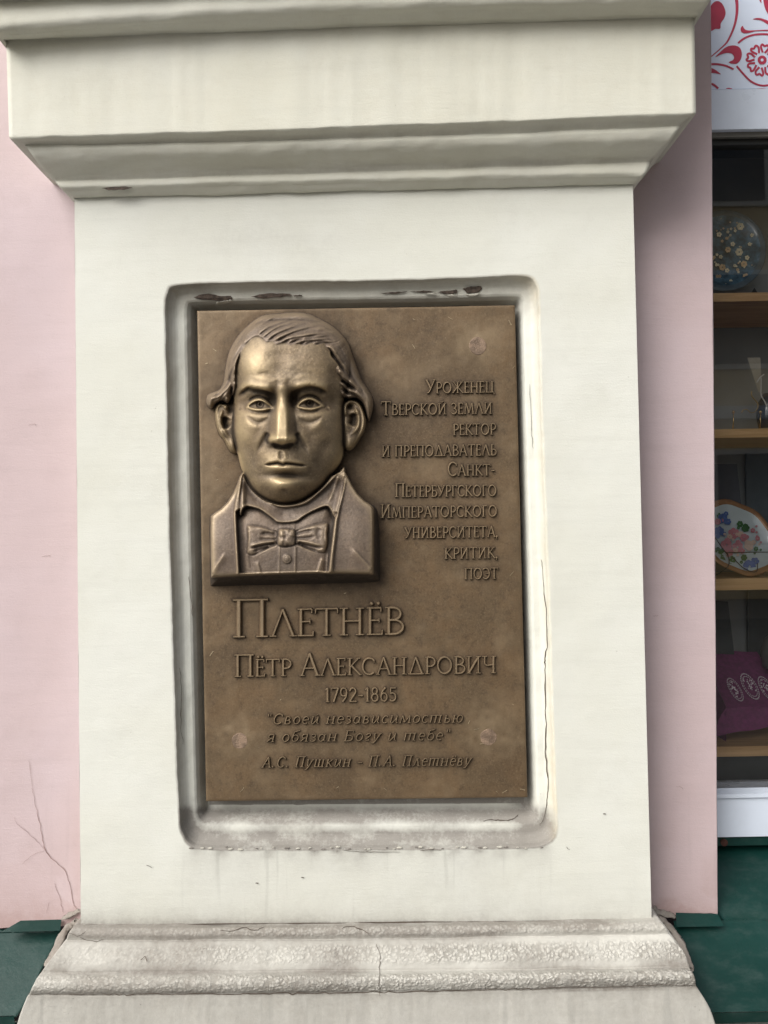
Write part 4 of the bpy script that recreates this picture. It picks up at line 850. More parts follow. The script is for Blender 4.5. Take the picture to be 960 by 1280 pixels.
for pts, w_, a_ in (([(293, 455), (289, 467), (284.5, 480), (275, 490.5), (264, 496)], 1.3, -5.0), ([(294, 461), (290, 475), (284, 488), (276, 496.5), (268, 500.5)], 1.3, -5.0), ([(292, 482), (288.5, 492), (284, 499)], 1.3, -4.0), ([(307, 427), (297, 440), (290, 455)], 1.0, -1.6)):
    HH = K(HH, pts, w_, a_, (.2, .2))
for pts, w_, a_ in (([(408, 432), (416, 437), (424, 447), (431, 459), (437, 470)], 2.0, 4.6), ([(415, 446), (422, 457), (430, 468), (439, 477), (447, 485)], 2.2, 4.6), ([(421, 462), (427, 470), (436, 477), (446, 484), (454, 494)], 2.0, 4.6), ([(425.5, 477), (433, 485), (442, 490.5), (451, 496), (457, 508), (461, 521)], 2.1, 4.6), ([(427, 489), (434, 495.5), (442, 495.5), (449, 498), (455, 506)], 1.6, 4.6),
                    ([(428, 430), (438, 450), (447, 470), (457, 488), (463, 503), (463, 518)], 3.0, 1.6)):
    HH = K(HH, pts, w_, a_, (.12, .25))
for pts, w_, a_ in (([(408, 434), (414, 441), (420, 450), (428, 461), (434, 469)], 1.6, -8.0), ([(420, 440), (426, 448), (432, 458)], 1.0, -2.6), ([(421, 467), (428, 476), (437, 482), (447, 489)], 1.3, -6.0), ([(427, 482), (434, 490), (443, 494), (452, 501), (458, 515)], 1.3, -5.4), ([(416, 456), (422, 464), (430, 472)], 1.0, -2.4)):
    HH = K(HH, pts, w_, a_, (.1, .25))
HH += .12*vnoise(X/1.7, Y/1.7)

# coat block
JS = [(303, 590.5), (299.5, 596), (296, 606), (291, 617), (284, 628), (276, 636), (268.5, 640.5), (262.8, 644.5), (262, 660), (262.5, 690), (263.2, 733), (300, 732), (370, 730.5), (430, 729), (466, 727.8), (474.8, 726.5), (475, 700), (474, 660), (471.5, 638), (467.5, 632.6), (456, 626), (447, 617), (440, 606), (434, 594), (430, 586.5), (405, 600), (353, 625), (320, 605)]
JF = [(303, 590.5), (299.5, 596), (296, 606), (291, 617), (284, 628), (276, 636), (268.5, 641.5), (264.2, 646), (263.6, 665), (264, 690), (264.8, 720.5), (300, 718.5), (342, 716.6), (371, 715.8), (398, 715), (430, 715.6), (465.2, 716.4), (465.4, 700), (465.8, 660), (465.5, 636), (463, 631.5), (456, 626.4), (447, 617), (440, 606), (434, 594), (430, 586.5), (405, 600), (353, 625), (320, 605)]
dJ = sdist(X, Y, JS); dJf = sdist(X, Y, JF)
HJf = 26+14*sstep(590, 700, Y)+5*np.clip(1-((X-358)/105)**2, 0, 1)
ratio = np.where(dJf > 0, 1.0, np.clip(dJ/(dJ-dJf+1e-6), 0, 1))
HJ = HJf*ratio
HJ = np.where(dJf > 0, HJf-2.2*np.exp(-dJf/1.6), HJ-2.2*ratio)
LPL = [(301.5, 600), (297, 620), (294, 640), (294.6, 665), (296, 690), (297.4, 718)]
LPR = [(431, 598), (427, 620), (421.5, 645), (418.5, 670), (415.6, 695), (413.8, 718)]
HJ = E_(HJ, LPL, 1.2, 7, 4.6, 1 if True else -1, (.05, 0)); HJ = E_(HJ, LPR, 1.2, 7, 4.6, -1, (.05, 0))
HJ = G_(HJ, 279, 680, 9, 30, 1.4); HJ = G_(HJ, 443, 675, 14, 30, 1.8)
HJ = E_(HJ, [(264.5, 716), (270, 707), (276, 698), (281.5, 690)], .8, 3.5, 2.0, -1, (0, .3)); HJ = E_(HJ, [(438.5, 683), (447, 692), (456, 702), (465, 711.5)], .8, 3.5, 2.0, -1, (.3, 0))
HJ += .30*vnoise(X/16, Y/21)+.05*vnoise(X/3, Y/3)+.10*vnoise(X/1.3, Y/1.3)
# shirt front between the lapels
SHP = [(295, 640), (296, 665), (297.5, 690), (299, 716.5), (342, 715.5), (398, 714), (411, 714.8), (413, 695), (416, 670), (419, 645), (412, 628), (385, 640), (345, 645), (310, 628)]
dS = sdist(X, Y, SHP)
HS = 24+14*sstep(590, 700, Y)+4.5*np.clip(1-((X-358)/70)**2, 0, 1)-1.6*np.exp(-np.clip(np.minimum(dJf, 50), 0, 50)/1.6)
HS -= 1.8*np.exp(-.5*((X-np.interp(Y, [640, 717], [299.5, 304]))/3.0)**2)+1.6*np.exp(-.5*((X-np.interp(Y, [640, 717], [414, 407]))/3.0)**2)
HS = E_(HS, [(349.2, 683), (349.0, 700), (348.8, 716)], .6, .9, 1.1, -1, (.02, 0)); HS = E_(HS, [(369.5, 683), (369.3, 700), (369.2, 716)], .6, .9, 1.1, 1, (.02, 0)); HS += .7*sstep(349, 350, X)*sstep(369.5, 368.5, X)
HS = E_(HS, [(322, 700), (323.5, 708), (326, 717)], .8, 3, 1.3, -1, (.3, 0)); HS = E_(HS, [(403, 696), (399.5, 706), (396.5, 716)], .8, 4, 1.8, 1, (.2, 0)); HS = K(HS, [(410, 690), (408.5, 716)], 1.0, 1.6, (.2, 0)); HS = K(HS, [(312, 690), (315, 716)], 1.6, -.8)
HS += .2*vnoise(X/6, Y/9)+.1*vnoise(X/1.5, Y/1.5)
# collar wings and neck
COL = catmull([(304, 590.5), (308, 600), (316, 612.5), (328, 622), (340, 630), (353, 634), (368, 633), (383, 629), (396, 619), (410, 606), (421, 594), (430, 583.5), (431.5, 592), (430, 606), (427.5, 620), (424, 634), (420.5, 646), (417.5, 646.5), (413, 637), (408.5, 632.8), (399, 635.5), (388, 640.5), (379, 646), (371, 651.5), (358, 653.5), (347, 653), (342, 649), (334, 643), (325, 637), (315, 634), (307.5, 633.2), (303, 637.5), (301, 644), (299.5, 640), (300, 620), (302, 602)], 3, True)
dC = sdist(X, Y, COL)
HC = 27+9*sstep(600, 645, Y)
HC += 5*np.exp(-.5*((X-np.interp(Y, [590, 640], [303.5, 303]))/2.6)**2)*sstep(592, 606, Y)
HC = K(HC, [(431, 590), (428, 606), (424.5, 624), (420, 642)], 2.2, 3.2, (.1, .05)); HC = K(HC, [(424, 594), (417, 612), (410, 630)], 1.8, 2.2, (.1, .3))
HC -= 4*np.exp(-.5*((Y-np.interp(X, [300, 320, 353, 385, 420], [600, 622, 638, 633, 606]))/6)**2)
HC = K(HC, [(303, 636), (308, 632.2), (316, 633.5), (326, 637.5), (336, 644), (343, 650), (352, 652.5), (370, 651.5), (382, 645), (396, 637.5), (408, 633), (412, 636), (417, 645)], 1.6, 1.6, (.02, .02))
HC = G_(HC, 352, 641, 10, 5, -2.0)
HC += .25*vnoise(X/7, Y/7)+.1*vnoise(X/1.5, Y/1.5)
# shirt dips under the collar wings
HS = HS-5.5*np.exp(-np.clip(-dC, 0, 60)/5.5)*(dC < 3)
# bow tie
BT1 = catmull([(308.5, 659), (311, 656.2), (318, 656.5), (330, 658.5), (340, 662.5), (347, 665), (348, 672), (346, 680.5), (336, 685), (325, 690.5), (316, 694.5), (310, 692.5), (308.2, 688), (309.6, 672)], 4, True)
BT2 = catmull([(369, 664.5), (376, 661.5), (386, 657.5), (398, 654), (408, 653.5), (410.5, 657), (409.4, 668), (410, 678), (407.6, 688), (404, 691.5), (396, 690.5), (384, 686), (374, 681.5), (368.5, 680), (367.8, 672)], 4, True)
KN = catmull([(348, 662), (354, 660.2), (363, 660.6), (369.6, 663.5), (370.2, 672), (368.8, 681), (360, 683.8), (350.5, 683.4), (346.6, 680), (346.8, 670)], 4, True)
dB1, dB2, dK = sdist(X, Y, BT1), sdist(X, Y, BT2), sdist(X, Y, KN)
HB0 = 25+13*sstep(590, 700, Y)
def wing(d, sx, xo, xi):
    H = HB0+6.0*dome(d, 7)*np.interp(np.abs(X-xi), [0, abs(xo-xi)], [.75, 1.1])
    return H
HB1 = wing(dB1, -1, 309, 347); HB2 = wing(dB2, 1, 410, 369)
for pts, w_, a_ in (([(346, 669), (336, 667), (324, 667.5)], 1.5, -2.4), ([(346, 674), (334, 675), (322, 673)], 1.3, -1.6), ([(345, 679), (335, 680.5), (322, 683.5), (311, 686)], 1.3, -3.4), ([(343, 665.5), (330, 661), (318, 659)], 1.6, 1.4), ([(345, 676.5), (332, 678), (318, 681), (310, 683)], 1.4, 2.2), ([(310, 662), (311.5, 672), (310, 684)], 1.2, 1.4), ([(337, 684), (325, 686.5), (315, 690)], 1.5, -3.2)):
    HB1 = K(HB1, pts, w_, a_, (.1, .3))
for pts, w_, a_ in (([(370, 668), (380, 664.5), (392, 663)], 1.5, -2.4), ([(370, 673), (382, 672.5), (396, 670)], 1.3, -1.8), ([(371, 678), (382, 681), (394, 684), (406, 685)], 1.3, -3.4), ([(372, 664), (386, 660), (400, 656.5)], 1.6, 1.4), ([(370, 676), (384, 677.6), (398, 681), (407, 681)], 1.4, 2.0), ([(408.5, 658), (407.5, 668), (408, 680)], 1.2, 1.4), ([(376, 682), (388, 686), (400, 689)], 1.2, -2.6), ([(400, 660), (397, 668), (401, 676)], 2.0, -1.2)):
    HB2 = K(HB2, pts, w_, a_, (.1, .3))
HK = HB0+9.5*dome(dK, 7)+1.0*vnoise(X/3.0, Y/3.2)+.5*vnoise(X/1.8, Y/4)
HB1 += .2*vnoise(X/3, Y/3); HB2 += .2*vnoise(X/3, Y/3)
rb = np.hypot(X-358.6, Y-698.8); HBT = HS+2.6*dome(5.8-rb, 2.4)-1.0*np.exp(-.5*((rb-3.6)/.6)**2)

# compose: later layers cover earlier ones
Hc = np.full_like(X, -2.0); own = np.zeros(X.shape, int)
def lay(H, d, idx, soft=.45, mx=False):
    global Hc, own
    m = sstep(-soft, soft, d)
    if mx: m = m*(H > Hc)
    Hc = Hc*(1-m)+H*m; own = np.where(m > .5, idx, own)
lay(HJ, dJ, 1, .6)
lay(HS, dS, 2, .8)
lay(HC, dC, 3, .6)
lay(HB1, dB1, 4, .6); lay(HB2, dB2, 4, .6); lay(HK, dK, 4, .5)
lay(HBT, 5.9-rb, 5, .4)
lay(HE1, dE1, 6, .6); lay(HE2, dE2, 6, .6)
lay(HF, dF, 6, .7)
lay(HH, dH, 7, .7)
Hc = np.where(own > 0, np.maximum(Hc, .5), Hc)
Hs = blur(Hc, .70/STEP*.8)
broad = blur(Hs, 4.5/STEP); fineb = blur(Hs, 1.6/STEP)
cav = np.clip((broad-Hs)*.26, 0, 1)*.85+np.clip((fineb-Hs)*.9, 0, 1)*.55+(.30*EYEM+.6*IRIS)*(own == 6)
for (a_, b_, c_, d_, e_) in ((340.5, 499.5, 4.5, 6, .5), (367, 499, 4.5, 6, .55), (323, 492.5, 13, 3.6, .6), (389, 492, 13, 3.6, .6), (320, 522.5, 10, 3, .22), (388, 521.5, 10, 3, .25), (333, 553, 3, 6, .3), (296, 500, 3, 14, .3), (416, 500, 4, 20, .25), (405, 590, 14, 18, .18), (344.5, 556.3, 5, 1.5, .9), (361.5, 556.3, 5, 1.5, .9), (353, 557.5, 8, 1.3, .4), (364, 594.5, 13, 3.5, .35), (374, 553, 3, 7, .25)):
    cav = cav+(own == 6)*e_*np.exp(-.5*((X-a_)/c_)**2-.5*((Y-b_)/d_)**2)  # painted shade under brows, in sockets, nostrils, lip hollow and right jaw
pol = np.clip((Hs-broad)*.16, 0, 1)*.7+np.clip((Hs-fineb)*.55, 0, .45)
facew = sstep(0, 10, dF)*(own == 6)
pol = pol+facew*(.10+.60*np.exp(-((X-320)/18)**2-((Y-455)/24)**2)+.50*np.exp(-((X-352)/5)**2-((Y-528)/26)**2)+.35*np.exp(-((X-304)/12)**2-((Y-540)/20)**2)+.85*np.exp(-((X-350)/12)**2-((Y-604)/7)**2)+.35*np.exp(-((X-342)/10)**2-((Y-586)/4)**2)+.3*np.exp(-((X-338)/10)**2-((Y-570)/7)**2)+.18*np.exp(-((X-390)/18)**2-((Y-470)/14)**2))  # painted highlights on left forehead, nose, cheek and chin, mixed with wear
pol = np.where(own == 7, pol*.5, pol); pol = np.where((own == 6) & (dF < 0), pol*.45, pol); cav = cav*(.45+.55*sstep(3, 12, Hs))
cav = cav+.95*(own == 1)*sstep(0, -3, dJf)  # shade painted on the coat's underside and right bevel
PXK = 1.25/F
Vb = at(X, Y, YS-Hs*PXK)
QF = gridfaces(len(gy), len(gx))
oc = own.ravel()[QF]; fo = oc.max(1)
bust = None
NAMES = {6: ('portrait_head', M_FACE), 1: ('coat', M_HAIR), 2: ('shirt_front', M_HAIR), 3: ('shirt_collar', M_HAIR), 4: ('bow_tie', M_HAIR), 5: ('shirt_button', M_HAIR), 7: ('hair', M_HAIR)}
bust = subempty('portrait_bust', P1(368, 728, YS), plq); bust['label'] = 'high relief bust of a man with side-parted hair, open collar and bow tie'
for k, (nm, mt) in NAMES.items():
    q = QF[fo == k]; used, inv = np.unique(q, return_inverse=True)
    mesh(nm, Vb.reshape(-1, 3)[used], inv.reshape(q.shape), mt, bust, True, {'cavity_shade': cav.ravel()[used], 'polish_highlight': np.clip(pol, 0, 1).ravel()[used]})

# --- the slab
def bilin(u, v): return (PC[0]*(1-u)[..., None]+PC[1]*u[..., None])*(1-v)[..., None]+(PC[3]*(1-u)[..., None]+PC[2]*u[..., None])*v[..., None]
nu, nv = 400, 610
U, Vv = np.meshgrid(np.linspace(0, 1, nu), np.linspace(0, 1, nv)); Pq = bilin(U, Vv); sx_, sy_ = Pq[..., 0], Pq[..., 1]
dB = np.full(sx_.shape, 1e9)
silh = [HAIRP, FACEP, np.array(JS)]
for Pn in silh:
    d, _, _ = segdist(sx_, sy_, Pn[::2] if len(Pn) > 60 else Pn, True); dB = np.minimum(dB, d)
dL = np.full(sx_.shape, 99.)
for pts, w_ in LSEG:
    p = np.array(pts); ix0, ix1 = int((p[:, 0].min()-262)*.99)-4+0, int((p[:, 0].max()-240)*1.01)+8; iy0, iy1 = int(p[:, 1].min()-392)-6, int(p[:, 1].max()-378)+8
    ws = slice(max(iy0, 0), max(iy1, 1)), slice(max(ix0, 0), max(ix1, 1))
    if sx_[ws].size == 0: continue
    d, _, _ = segdist(sx_[ws], sy_[ws], p if len(p) < 10 else p[::2]); dL[ws] = np.minimum(dL[ws], d-w_*.6)
ed = np.minimum.reduce([U*397, (1-U)*397, Vv*612, (1-Vv)*612])
cavS_shade = .48*np.exp(-np.clip(dB, 0, 99)/10)*(.8+.4*vnoise(sx_/9, sy_/9))+.30*np.exp(-np.clip(dB, 0, 99)/30)*sstep(-.5, .5, (sx_-360)/80)+.75*np.exp(-np.clip(dL, 0, 99)/1.3)+.25*sstep(8, 0, np.abs(dL-4))*.3  # patina near relief and letters, plus bust's shadow painted to its right
cavS_shade += .30*np.exp(-(np.hypot(sx_-262, sy_-470)/22)**2)
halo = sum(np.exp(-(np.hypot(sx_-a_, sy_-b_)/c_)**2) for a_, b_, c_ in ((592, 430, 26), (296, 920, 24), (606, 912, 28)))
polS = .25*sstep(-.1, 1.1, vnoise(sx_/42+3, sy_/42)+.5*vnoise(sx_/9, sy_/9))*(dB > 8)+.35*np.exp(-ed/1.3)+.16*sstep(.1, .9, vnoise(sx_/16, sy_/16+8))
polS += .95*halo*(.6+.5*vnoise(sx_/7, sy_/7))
polS += .25*np.exp(-((sx_-262)/14)**2)*np.exp(-((sy_-600)/160)**2)
Ysl = YS + .00035*vnoise(sx_/35, sy_/35)+.00012*vnoise(sx_/6, sy_/6)+.0016*np.exp(-ed/.8)
Vs = at(sx_, sy_, Ysl).reshape(-1, 3)
mesh('plaque_slab', Vs, gridfaces(nv, nu), M_SLAB, plq, True, {'cavity_shade': np.clip(cavS_shade, 0, 1), 'polish_highlight': np.clip(polS, 0, 1)})
fr3 = [P1(x, y, YS+.0012) for x, y in PC]; bk3 = [np.array((p[0], YK, p[2])) for p in fr3]
sb = mesh('slab_edge', fr3+bk3, [(0, 4, 5, 1), (1, 5, 6, 2), (2, 6, 7, 3), (3, 7, 4, 0), (7, 6, 5, 4)], M_SLAB, plq, attrs={'cavity_shade': [.35]*8, 'polish_highlight': [0]*8})
M_SCR = simple('bright_scratch', (.42, .34, .22), .4, .5, .3, 80, 0)
rs = random.Random(3)
for (x_, y_) in [(266, 436), (257, 455), (516, 398), (640, 461), (262, 500), (430, 742), (620, 989), (628, 991), (650, 986), (350, 876), (585, 905), (600, 930), (592, 912), (637, 720), (300, 990), (420, 985), (548, 560), (515, 430), (560, 396), (270, 600), (262, 820), (640, 880), (480, 985), (636, 400)]:
    a_ = rs.uniform(-1.2, 1.2); l_ = rs.uniform(2.5, 8); ribbon('scratch', [(x_, y_), (x_+l_*.5*math.cos(a_), y_-l_*.5*math.sin(a_)+rs.uniform(-.5, .5)), (x_+l_*math.cos(a_), y_-l_*math.sin(a_))], rs.uniform(.6, 1.3), lambda p_, q_: YS-.0004, M_SCR, plq, jitter=.3)
# filled fixing holes
for (cx_, cy_, r_) in ((597, 432.5, 11.5), (299.5, 926, 10.5), (610.5, 921.5, 11)):
    n = 60; ang = np.linspace(0, 2*math.pi, n, endpoint=False); rr = r_*(1+.05*vnoise(2+2*np.cos(ang), 2+2*np.sin(ang)+cx_))
    V = np.vstack([at(cx_+rr*np.cos(ang), cy_+rr*np.sin(ang), YS+.0008), at(cx_+rr*.90*np.cos(ang), cy_+rr*.90*np.sin(ang), YS-.0004), at(cx_+rr*.8*np.cos(ang), cy_+rr*.8*np.sin(ang), YS-.00045), at([cx_], [cy_], [YS-.00048])])
    mesh('fixing_plug', V, [(n+(i+1) % n, n+i, i, (i+1) % n)[::-1] for i in range(n)]+[(n+i, n+(i+1) % n, 2*n+(i+1) % n, 2*n+i)[::-1] for i in range(n)]+[(2*n+i, 2*n+(i+1) % n, 3*n)[::-1] for i in range(n)], M_DISC, plq)

# ---------------------------------------------------------------- window sills of green sheet metal
def sill(name, label, sgn, edge, flap, xfar):
    t = thing(name, P1(edge[-1][0], edge[-1][1], -.03), label, 'window sill', 'green metal window sills')
    # sheet: from the window down to the drip edge; its inner side follows the pilaster
    zs = [ZSIL(YG), ZSIL(-.03)]
    E = catmull(edge, 6); n = len(E); m = 26
    Ys = np.linspace(YW-.018, -.030, n); EX = at(E[:, 0], E[:, 1], Ys)
    for i in range(n):                         # put every edge point on the sheet's plane
        lo, hi = -.10, .2
        for _ in range(40):
            mid = (lo+hi)/2; p = P1(E[i, 0], E[i, 1], mid)
            if p[2] > ZSIL(mid): lo = mid
            else: hi = mid
        EX[i] = P1(E[i, 0], E[i, 1], (lo+hi)/2)
    xj = (XRb[0] if sgn > 0 else XL); yj = YW
    rows = []
    back = [(xj+sgn*.002, YG+.03), (xj+sgn*.002, .15), (xj+sgn*.002, .11), (xj+sgn*.002, YW-.002)]
    inn = [(x_, y_) for x_, y_ in back]+[(EX[0][0], YW-.002)]+[(p[0], p[1]) for p in EX]
    inn = np.array(inn)
    V = []
    for (x_, y_) in inn:
        for k in range(m):
            q = k/(m-1); xx = x_+(xfar-x_)*q**1.4; zz = float(ZSIL(y_)) if y_ > -.03 else float(ZSIL(-.03)+(y_+.03)*.75)
            V.append((xx, y_, zz+.0009*float(vnoise(np.array(xx*9), np.array(y_*14)))))
    V = np.array(V); ny = len(inn); Fc = gridfaces(ny, m)
    if sgn < 0: Fc = Fc[:, ::-1].copy()
    mesh('sheet', V, Fc, M_GREEN, t, True)
    # rolled edge and drip
    last = V.reshape(ny, m, 3)[-1]
    A = last.copy(); B = last.copy(); B[:, 2] -= .018; B[:, 1] += .002; A[:, 1] -= .0015; C_ = B.copy(); C_[:, 1] += .010
    Fd = [(i, m+i, m+i+1, i+1) for i in range(m-1)]+[(m+i, 2*m+i, 2*m+i+1, m+i+1) for i in range(m-1)]
    mesh('drip_edge', np.vstack([A, B, C_]), [f[::-1] for f in Fd] if sgn < 0 else Fd, M_GREEN, t)
    e3 = EX+np.array([-sgn*.001, 0, -.0015]); MB().tube([tuple(p) for p in e3], .0022, 6).build('folded_edge', M_GREEN, t, True)
    fp = [P1(x_, y_, YY_) for x_, y_, YY_ in flap]
    V = []; 
    for q in np.linspace(0, 1, 14):
        a_ = fp[0]*(1-q)+fp[1]*q; b_ = fp[3]*(1-q)+fp[2]*q
        for w_ in np.linspace(0, 1, 5): p = a_*(1-w_)+b_*w_; p = p+np.array([0, -.0025*math.sin(w_*math.pi)*0-.0008, 0]); V.append(p)
    Fq = gridfaces(14, 5); mesh('upturned_flap', np.array(V), Fq, M_GREEN, t, True)
    return t
s1 = sill('window_sill', 'green metal window sill on the right, under the shop window with the printed panel', 1,
     [(843, 1156), (851, 1176), (858, 1193), (864, 1212), (871, 1232), (879, 1250), (887, 1264)],
     [(844.5, 1140.5, YW-.003), (897, 1142, YW-.003), (905, 1157.5, YW-.024), (845.5, 1158.5, YW-.024)], XR+1.48)
s2 = sill('window_sill', 'green metal window sill in the lower left corner beside the pilaster base', -1,
     [(76, 1160), (69, 1174), (60, 1192), (50, 1211), (41, 1232), (30, 1252), (18, 1270)],
     [(26, 1150.5, YW-.003), (77, 1149, YW-.003), (75.5, 1163, YW-.024), (1, 1165, YW-.024)], XL-1.48)
# mortar and broken plaster where the wall meets the sill and the base
M_MORT = plaster('mortar', (.42, .38, .34), (.52, .48, .43))
def mortar(pts, r, parent):
    P = catmull(pts, 14); k = len(P); V = []
    q = np.array(P); ii = np.arange(k)[:, None]; an_ = np.linspace(0, 2*math.pi, 12, endpoint=False)[None]
    rr = r*np.sin(np.linspace(.25, math.pi-.25, k))[:, None]**.5*(.75+.35*vnoise(ii*.13+0*an_, 3+np.cos(an_)*1.5+0*ii)+.22*vnoise(ii*.5+0*an_, 9+np.sin(an_)*2.5+0*ii))
    D1 = np.array([1, 0, 0]); D2 = np.array([0, .8, .6])
    V = (q[:, None]+rr[..., None]*(np.cos(an_)[..., None]*D1+np.sin(an_)[..., None]*D2)).reshape(-1, 3)
    mb = MB().add(V, [(a*12+b, a*12+(b+1) % 12, (a+1)*12+(b+1) % 12, (a+1)*12+b) for a in range(k-1) for b in range(12)])
    o = mb.build('mortar_fillet', M_MORT, parent, True); nvv = len(o.data.vertices)
    for an, v_ in (('dirt_shade', .95), ('yellow', .05), ('streak', 0)):
        A_ = o.data.attributes.new(an, 'FLOAT', 'POINT'); A_.data.foreach_set('value', np.full(nvv, v_, np.float32))
mortar([P1(79, 1148, YW-.006), P1(88, 1143, YW-.004), P1(95, 1140, YW-.003), P1(100, 1136, YW-.001)], .007, pil)
mortar([P1(96, 1150, .05), P1(88, 1158, .045), P1(80, 1166, .03), P1(70, 1186, .0), P1(58, 1206, -.02)], .009, pil)
mortar([P1(843, 1146, YW-.006), P1(833, 1142, YW-.005), P1(822, 1139, YW-.003), P1(815, 1132, YW-.001)], .008, pil)
mortar([P1(822, 1146, .05), P1(834, 1156, .045), P1(845, 1168, .03), P1(855, 1190, .0), P1(864, 1212, -.03)], .009, pil)

# ---------------------------------------------------------------- shop window
def pbox(x0, y0, x1, y1, Ya, Yb, xx0=None, xx1=None):
    """box spanning photo rows y0..y1 at depth Ya, from world x xx0..xx1"""
    a = P1(925, y0, Ya); b_ = P1(925, y1, Ya); return (xx0, Ya, b_[2]), (xx1, Yb, a[2])
XF = XR+1.45
swn = thing('shop_window', (XR+.7, YG, float(ZSIL(YG))), 'white framed shop window with a red floral print above the glass, right of the pilaster', 'shop window')
a, b_ = pbox(0, 997, 0, 1046, YG-.022, YG+.05, XR-.001+.002, XF); MB().box(a, b_).build('bottom_rail', M_FRAME, swn)
a, b_ = pbox(0, 992.5, 0, 997.3, YG-.027, YG+.05, XR+.001, XF); MB().box(a, b_).build('glazing_lip', M_FRAME, swn)
a, b_ = pbox(0, 111.5, 0, 161.5, YG-.022, YG+.05, XR+.001, XF); MB().box(a, b_).build('top_rail', M_FRAME, swn)
a, b_ = pbox(0, 161.8, 0, 171, YG-.012, YG+.05, XR+.001, XF); MB().box(a, b_).build('rail_shade_strip', M_RAIL_SHADE, swn)  # dark strip standing in for the shadow line below the top rail
a, b_ = pbox(0, 171.2, 0, 181, YG-.004, YG+.05, XR+.001, XF); MB().box(a, b_).build('top_gasket', M_BLACK, swn)
a, b_ = pbox(0, 988, 0, 992.2, YG-.004, YG+.05, XR+.001, XF); MB().box(a, b_).build('bottom_gasket', M_BLACK, swn)
a, b_ = pbox(0, -120, 0, 111, YG-.016, YG+.05, XR+.001, XF); MB().box(a, b_).build('printed_panel', M_PANEL, swn)
zg0, zg1 = P1(925, 990, YG)[2], P1(925, 178, YG)[2]
MB().box((XR+.001, YG+.004, zg0), (XR+.012, YG+.05, zg1)).build('side_gasket', M_BLACK, swn)
MB().box((XF-.05, YG-.02, zg0), (XF, YG+.05, zg1)).build('side_rail', M_FRAME, swn)
MB().add([(XR+.002, YG+.006, zg0-.005), (XF-.04, YG+.006, zg0-.005), (XF-.04, YG+.006, zg1+.005), (XR+.002, YG+.006, zg1+.005)], [(0, 1, 2, 3)]).build('glass_pane', M_GLASS, swn)
# screw and flashing strip under the rail
a, b_ = pbox(0, 1046.3, 0, 1057, YG-.018, YG+.05, XR+.001, XF); MB().box(a, b_).build('flashing', M_GREEN, s1)
scp = P1(905, 1053, YG-.020); mb = MB().tube([tuple(scp+np.array([0, .004, 0])), tuple(scp+np.array([0, -.002, 0]))], .0065, 14); mb.build('screw', simple('rusty_steel', (.10, .045, .035), .6, .6, .3, 80, .3), s1)
# red print
YP = YG-.0165
def oc_(u, v): return (880+u/10.667, v/10.667)
mbr = MB()
def rstroke(pts, w0, w1=None, n=7):
    P = catmull([oc_(*p) for p in pts], n); k = len(P); w1 = w0 if w1 is None else w1
    T = np.gradient(P, axis=0); T /= np.linalg.norm(T, axis=1)[:, None]+1e-9; N = np.stack([-T[:, 1], T[:, 0]], 1); ww = np.linspace(w0, w1, k)[:, None]/10.667/2
    A, B = at(*(P-N*ww).T, YP), at(*(P+N*ww).T, YP); mbr.add(np.vstack([A, B]), [(i, i+1, k+i+1, k+i) for i in range(k-1)])
def rfill(pts, n=5, closed_sm=True):
    P = catmull([oc_(*p) for p in pts], n, True); c = P.mean(0); k = len(P)
    V = np.vstack([at(P[:, 0], P[:, 1], YP-.0001), at([c[0]], [c[1]], [YP-.0001])]); mbr.add(V, [tuple(range(k))])
rfill([(60, 150), (120, 40), (190, 15), (250, 60), (288, 160), (270, 240), (225, 310), (215, 380), (150, 385), (85, 410), (60, 300)])
rstroke([(425, -60), (440, 60), (435, 200), (400, 360), (320, 540), (240, 630), (90, 760)], 46, 12)
rfill([(150, 760), (220, 690), (300, 625), (400, 605), (475, 635), (505, 710), (490, 790), (440, 845), (380, 850), (330, 830), (385, 800), (400, 760), (370, 715), (300, 705), (220, 730)])
rstroke([(455, 575), (530, 515), (640, 470), (780, 455), (950, 475), (1060, 560), (1120, 690), (1130, 820), (1080, 980), (990, 1080), (860, 1135), (740, 1135), (620, 1080), (520, 980), (435, 880)], 26)
rfill([(490, 375), (515, 345), (545, 390), (600, 405), (700, 402), (860, 395), (860, 412), (700, 415), (600, 438), (530, 442), (495, 415)])
rfill([(650, 255), (720, 238), (800, 255), (900, 300), (960, 370), (860, 330), (770, 275), (700, 262)])
rfill([(800, -30), (900, -30), (960, 90), (900, 230), (850, 180), (805, 80)])
rfill([(735, -10), (760, -10), (765, 45)])
rstroke([(80, 858), (180, 856), (300, 880), (395, 925)], 30, 26)
rfill([(80, 905), (150, 930), (225, 990), (150, 975), (80, 965)])
rstroke([(60, 1120), (120, 1125), (190, 1180)], 30, 30); rfill([(290, 1185), (330, 1170), (380, 1185)]); rfill([(700, 1188), (770, 1178), (860, 1188)])
fc = (775, 800)
for kx_ in range(8):
    a_ = kx_*45+12; ca, sa = math.cos(R(a_)), math.sin(R(a_))
    loc = lambda r_, t__: (fc[0]+r_*ca-t__*sa, fc[1]+r_*sa+t__*ca)
    rstroke([loc(100, -14), loc(170, -52), loc(205, -40), loc(188, -5), loc(208, 32), loc(168, 52), loc(100, 16)], 28, 28, 3)
rfill([(fc[0]+60*math.cos(R(q)), fc[1]+60*math.sin(R(q))) for q in range(0, 360, 30)])
mbr.build('floral_print', M_RED, swn)
fcw = [P1(*oc_(fc[0]+20*math.cos(R(q)), fc[1]+20*math.sin(R(q))), YP-.0004) for q in range(360, 0, -30)]
MB().add(fcw, [tuple(range(12))[::-1]]).build('flower_centre', M_PANEL, swn)

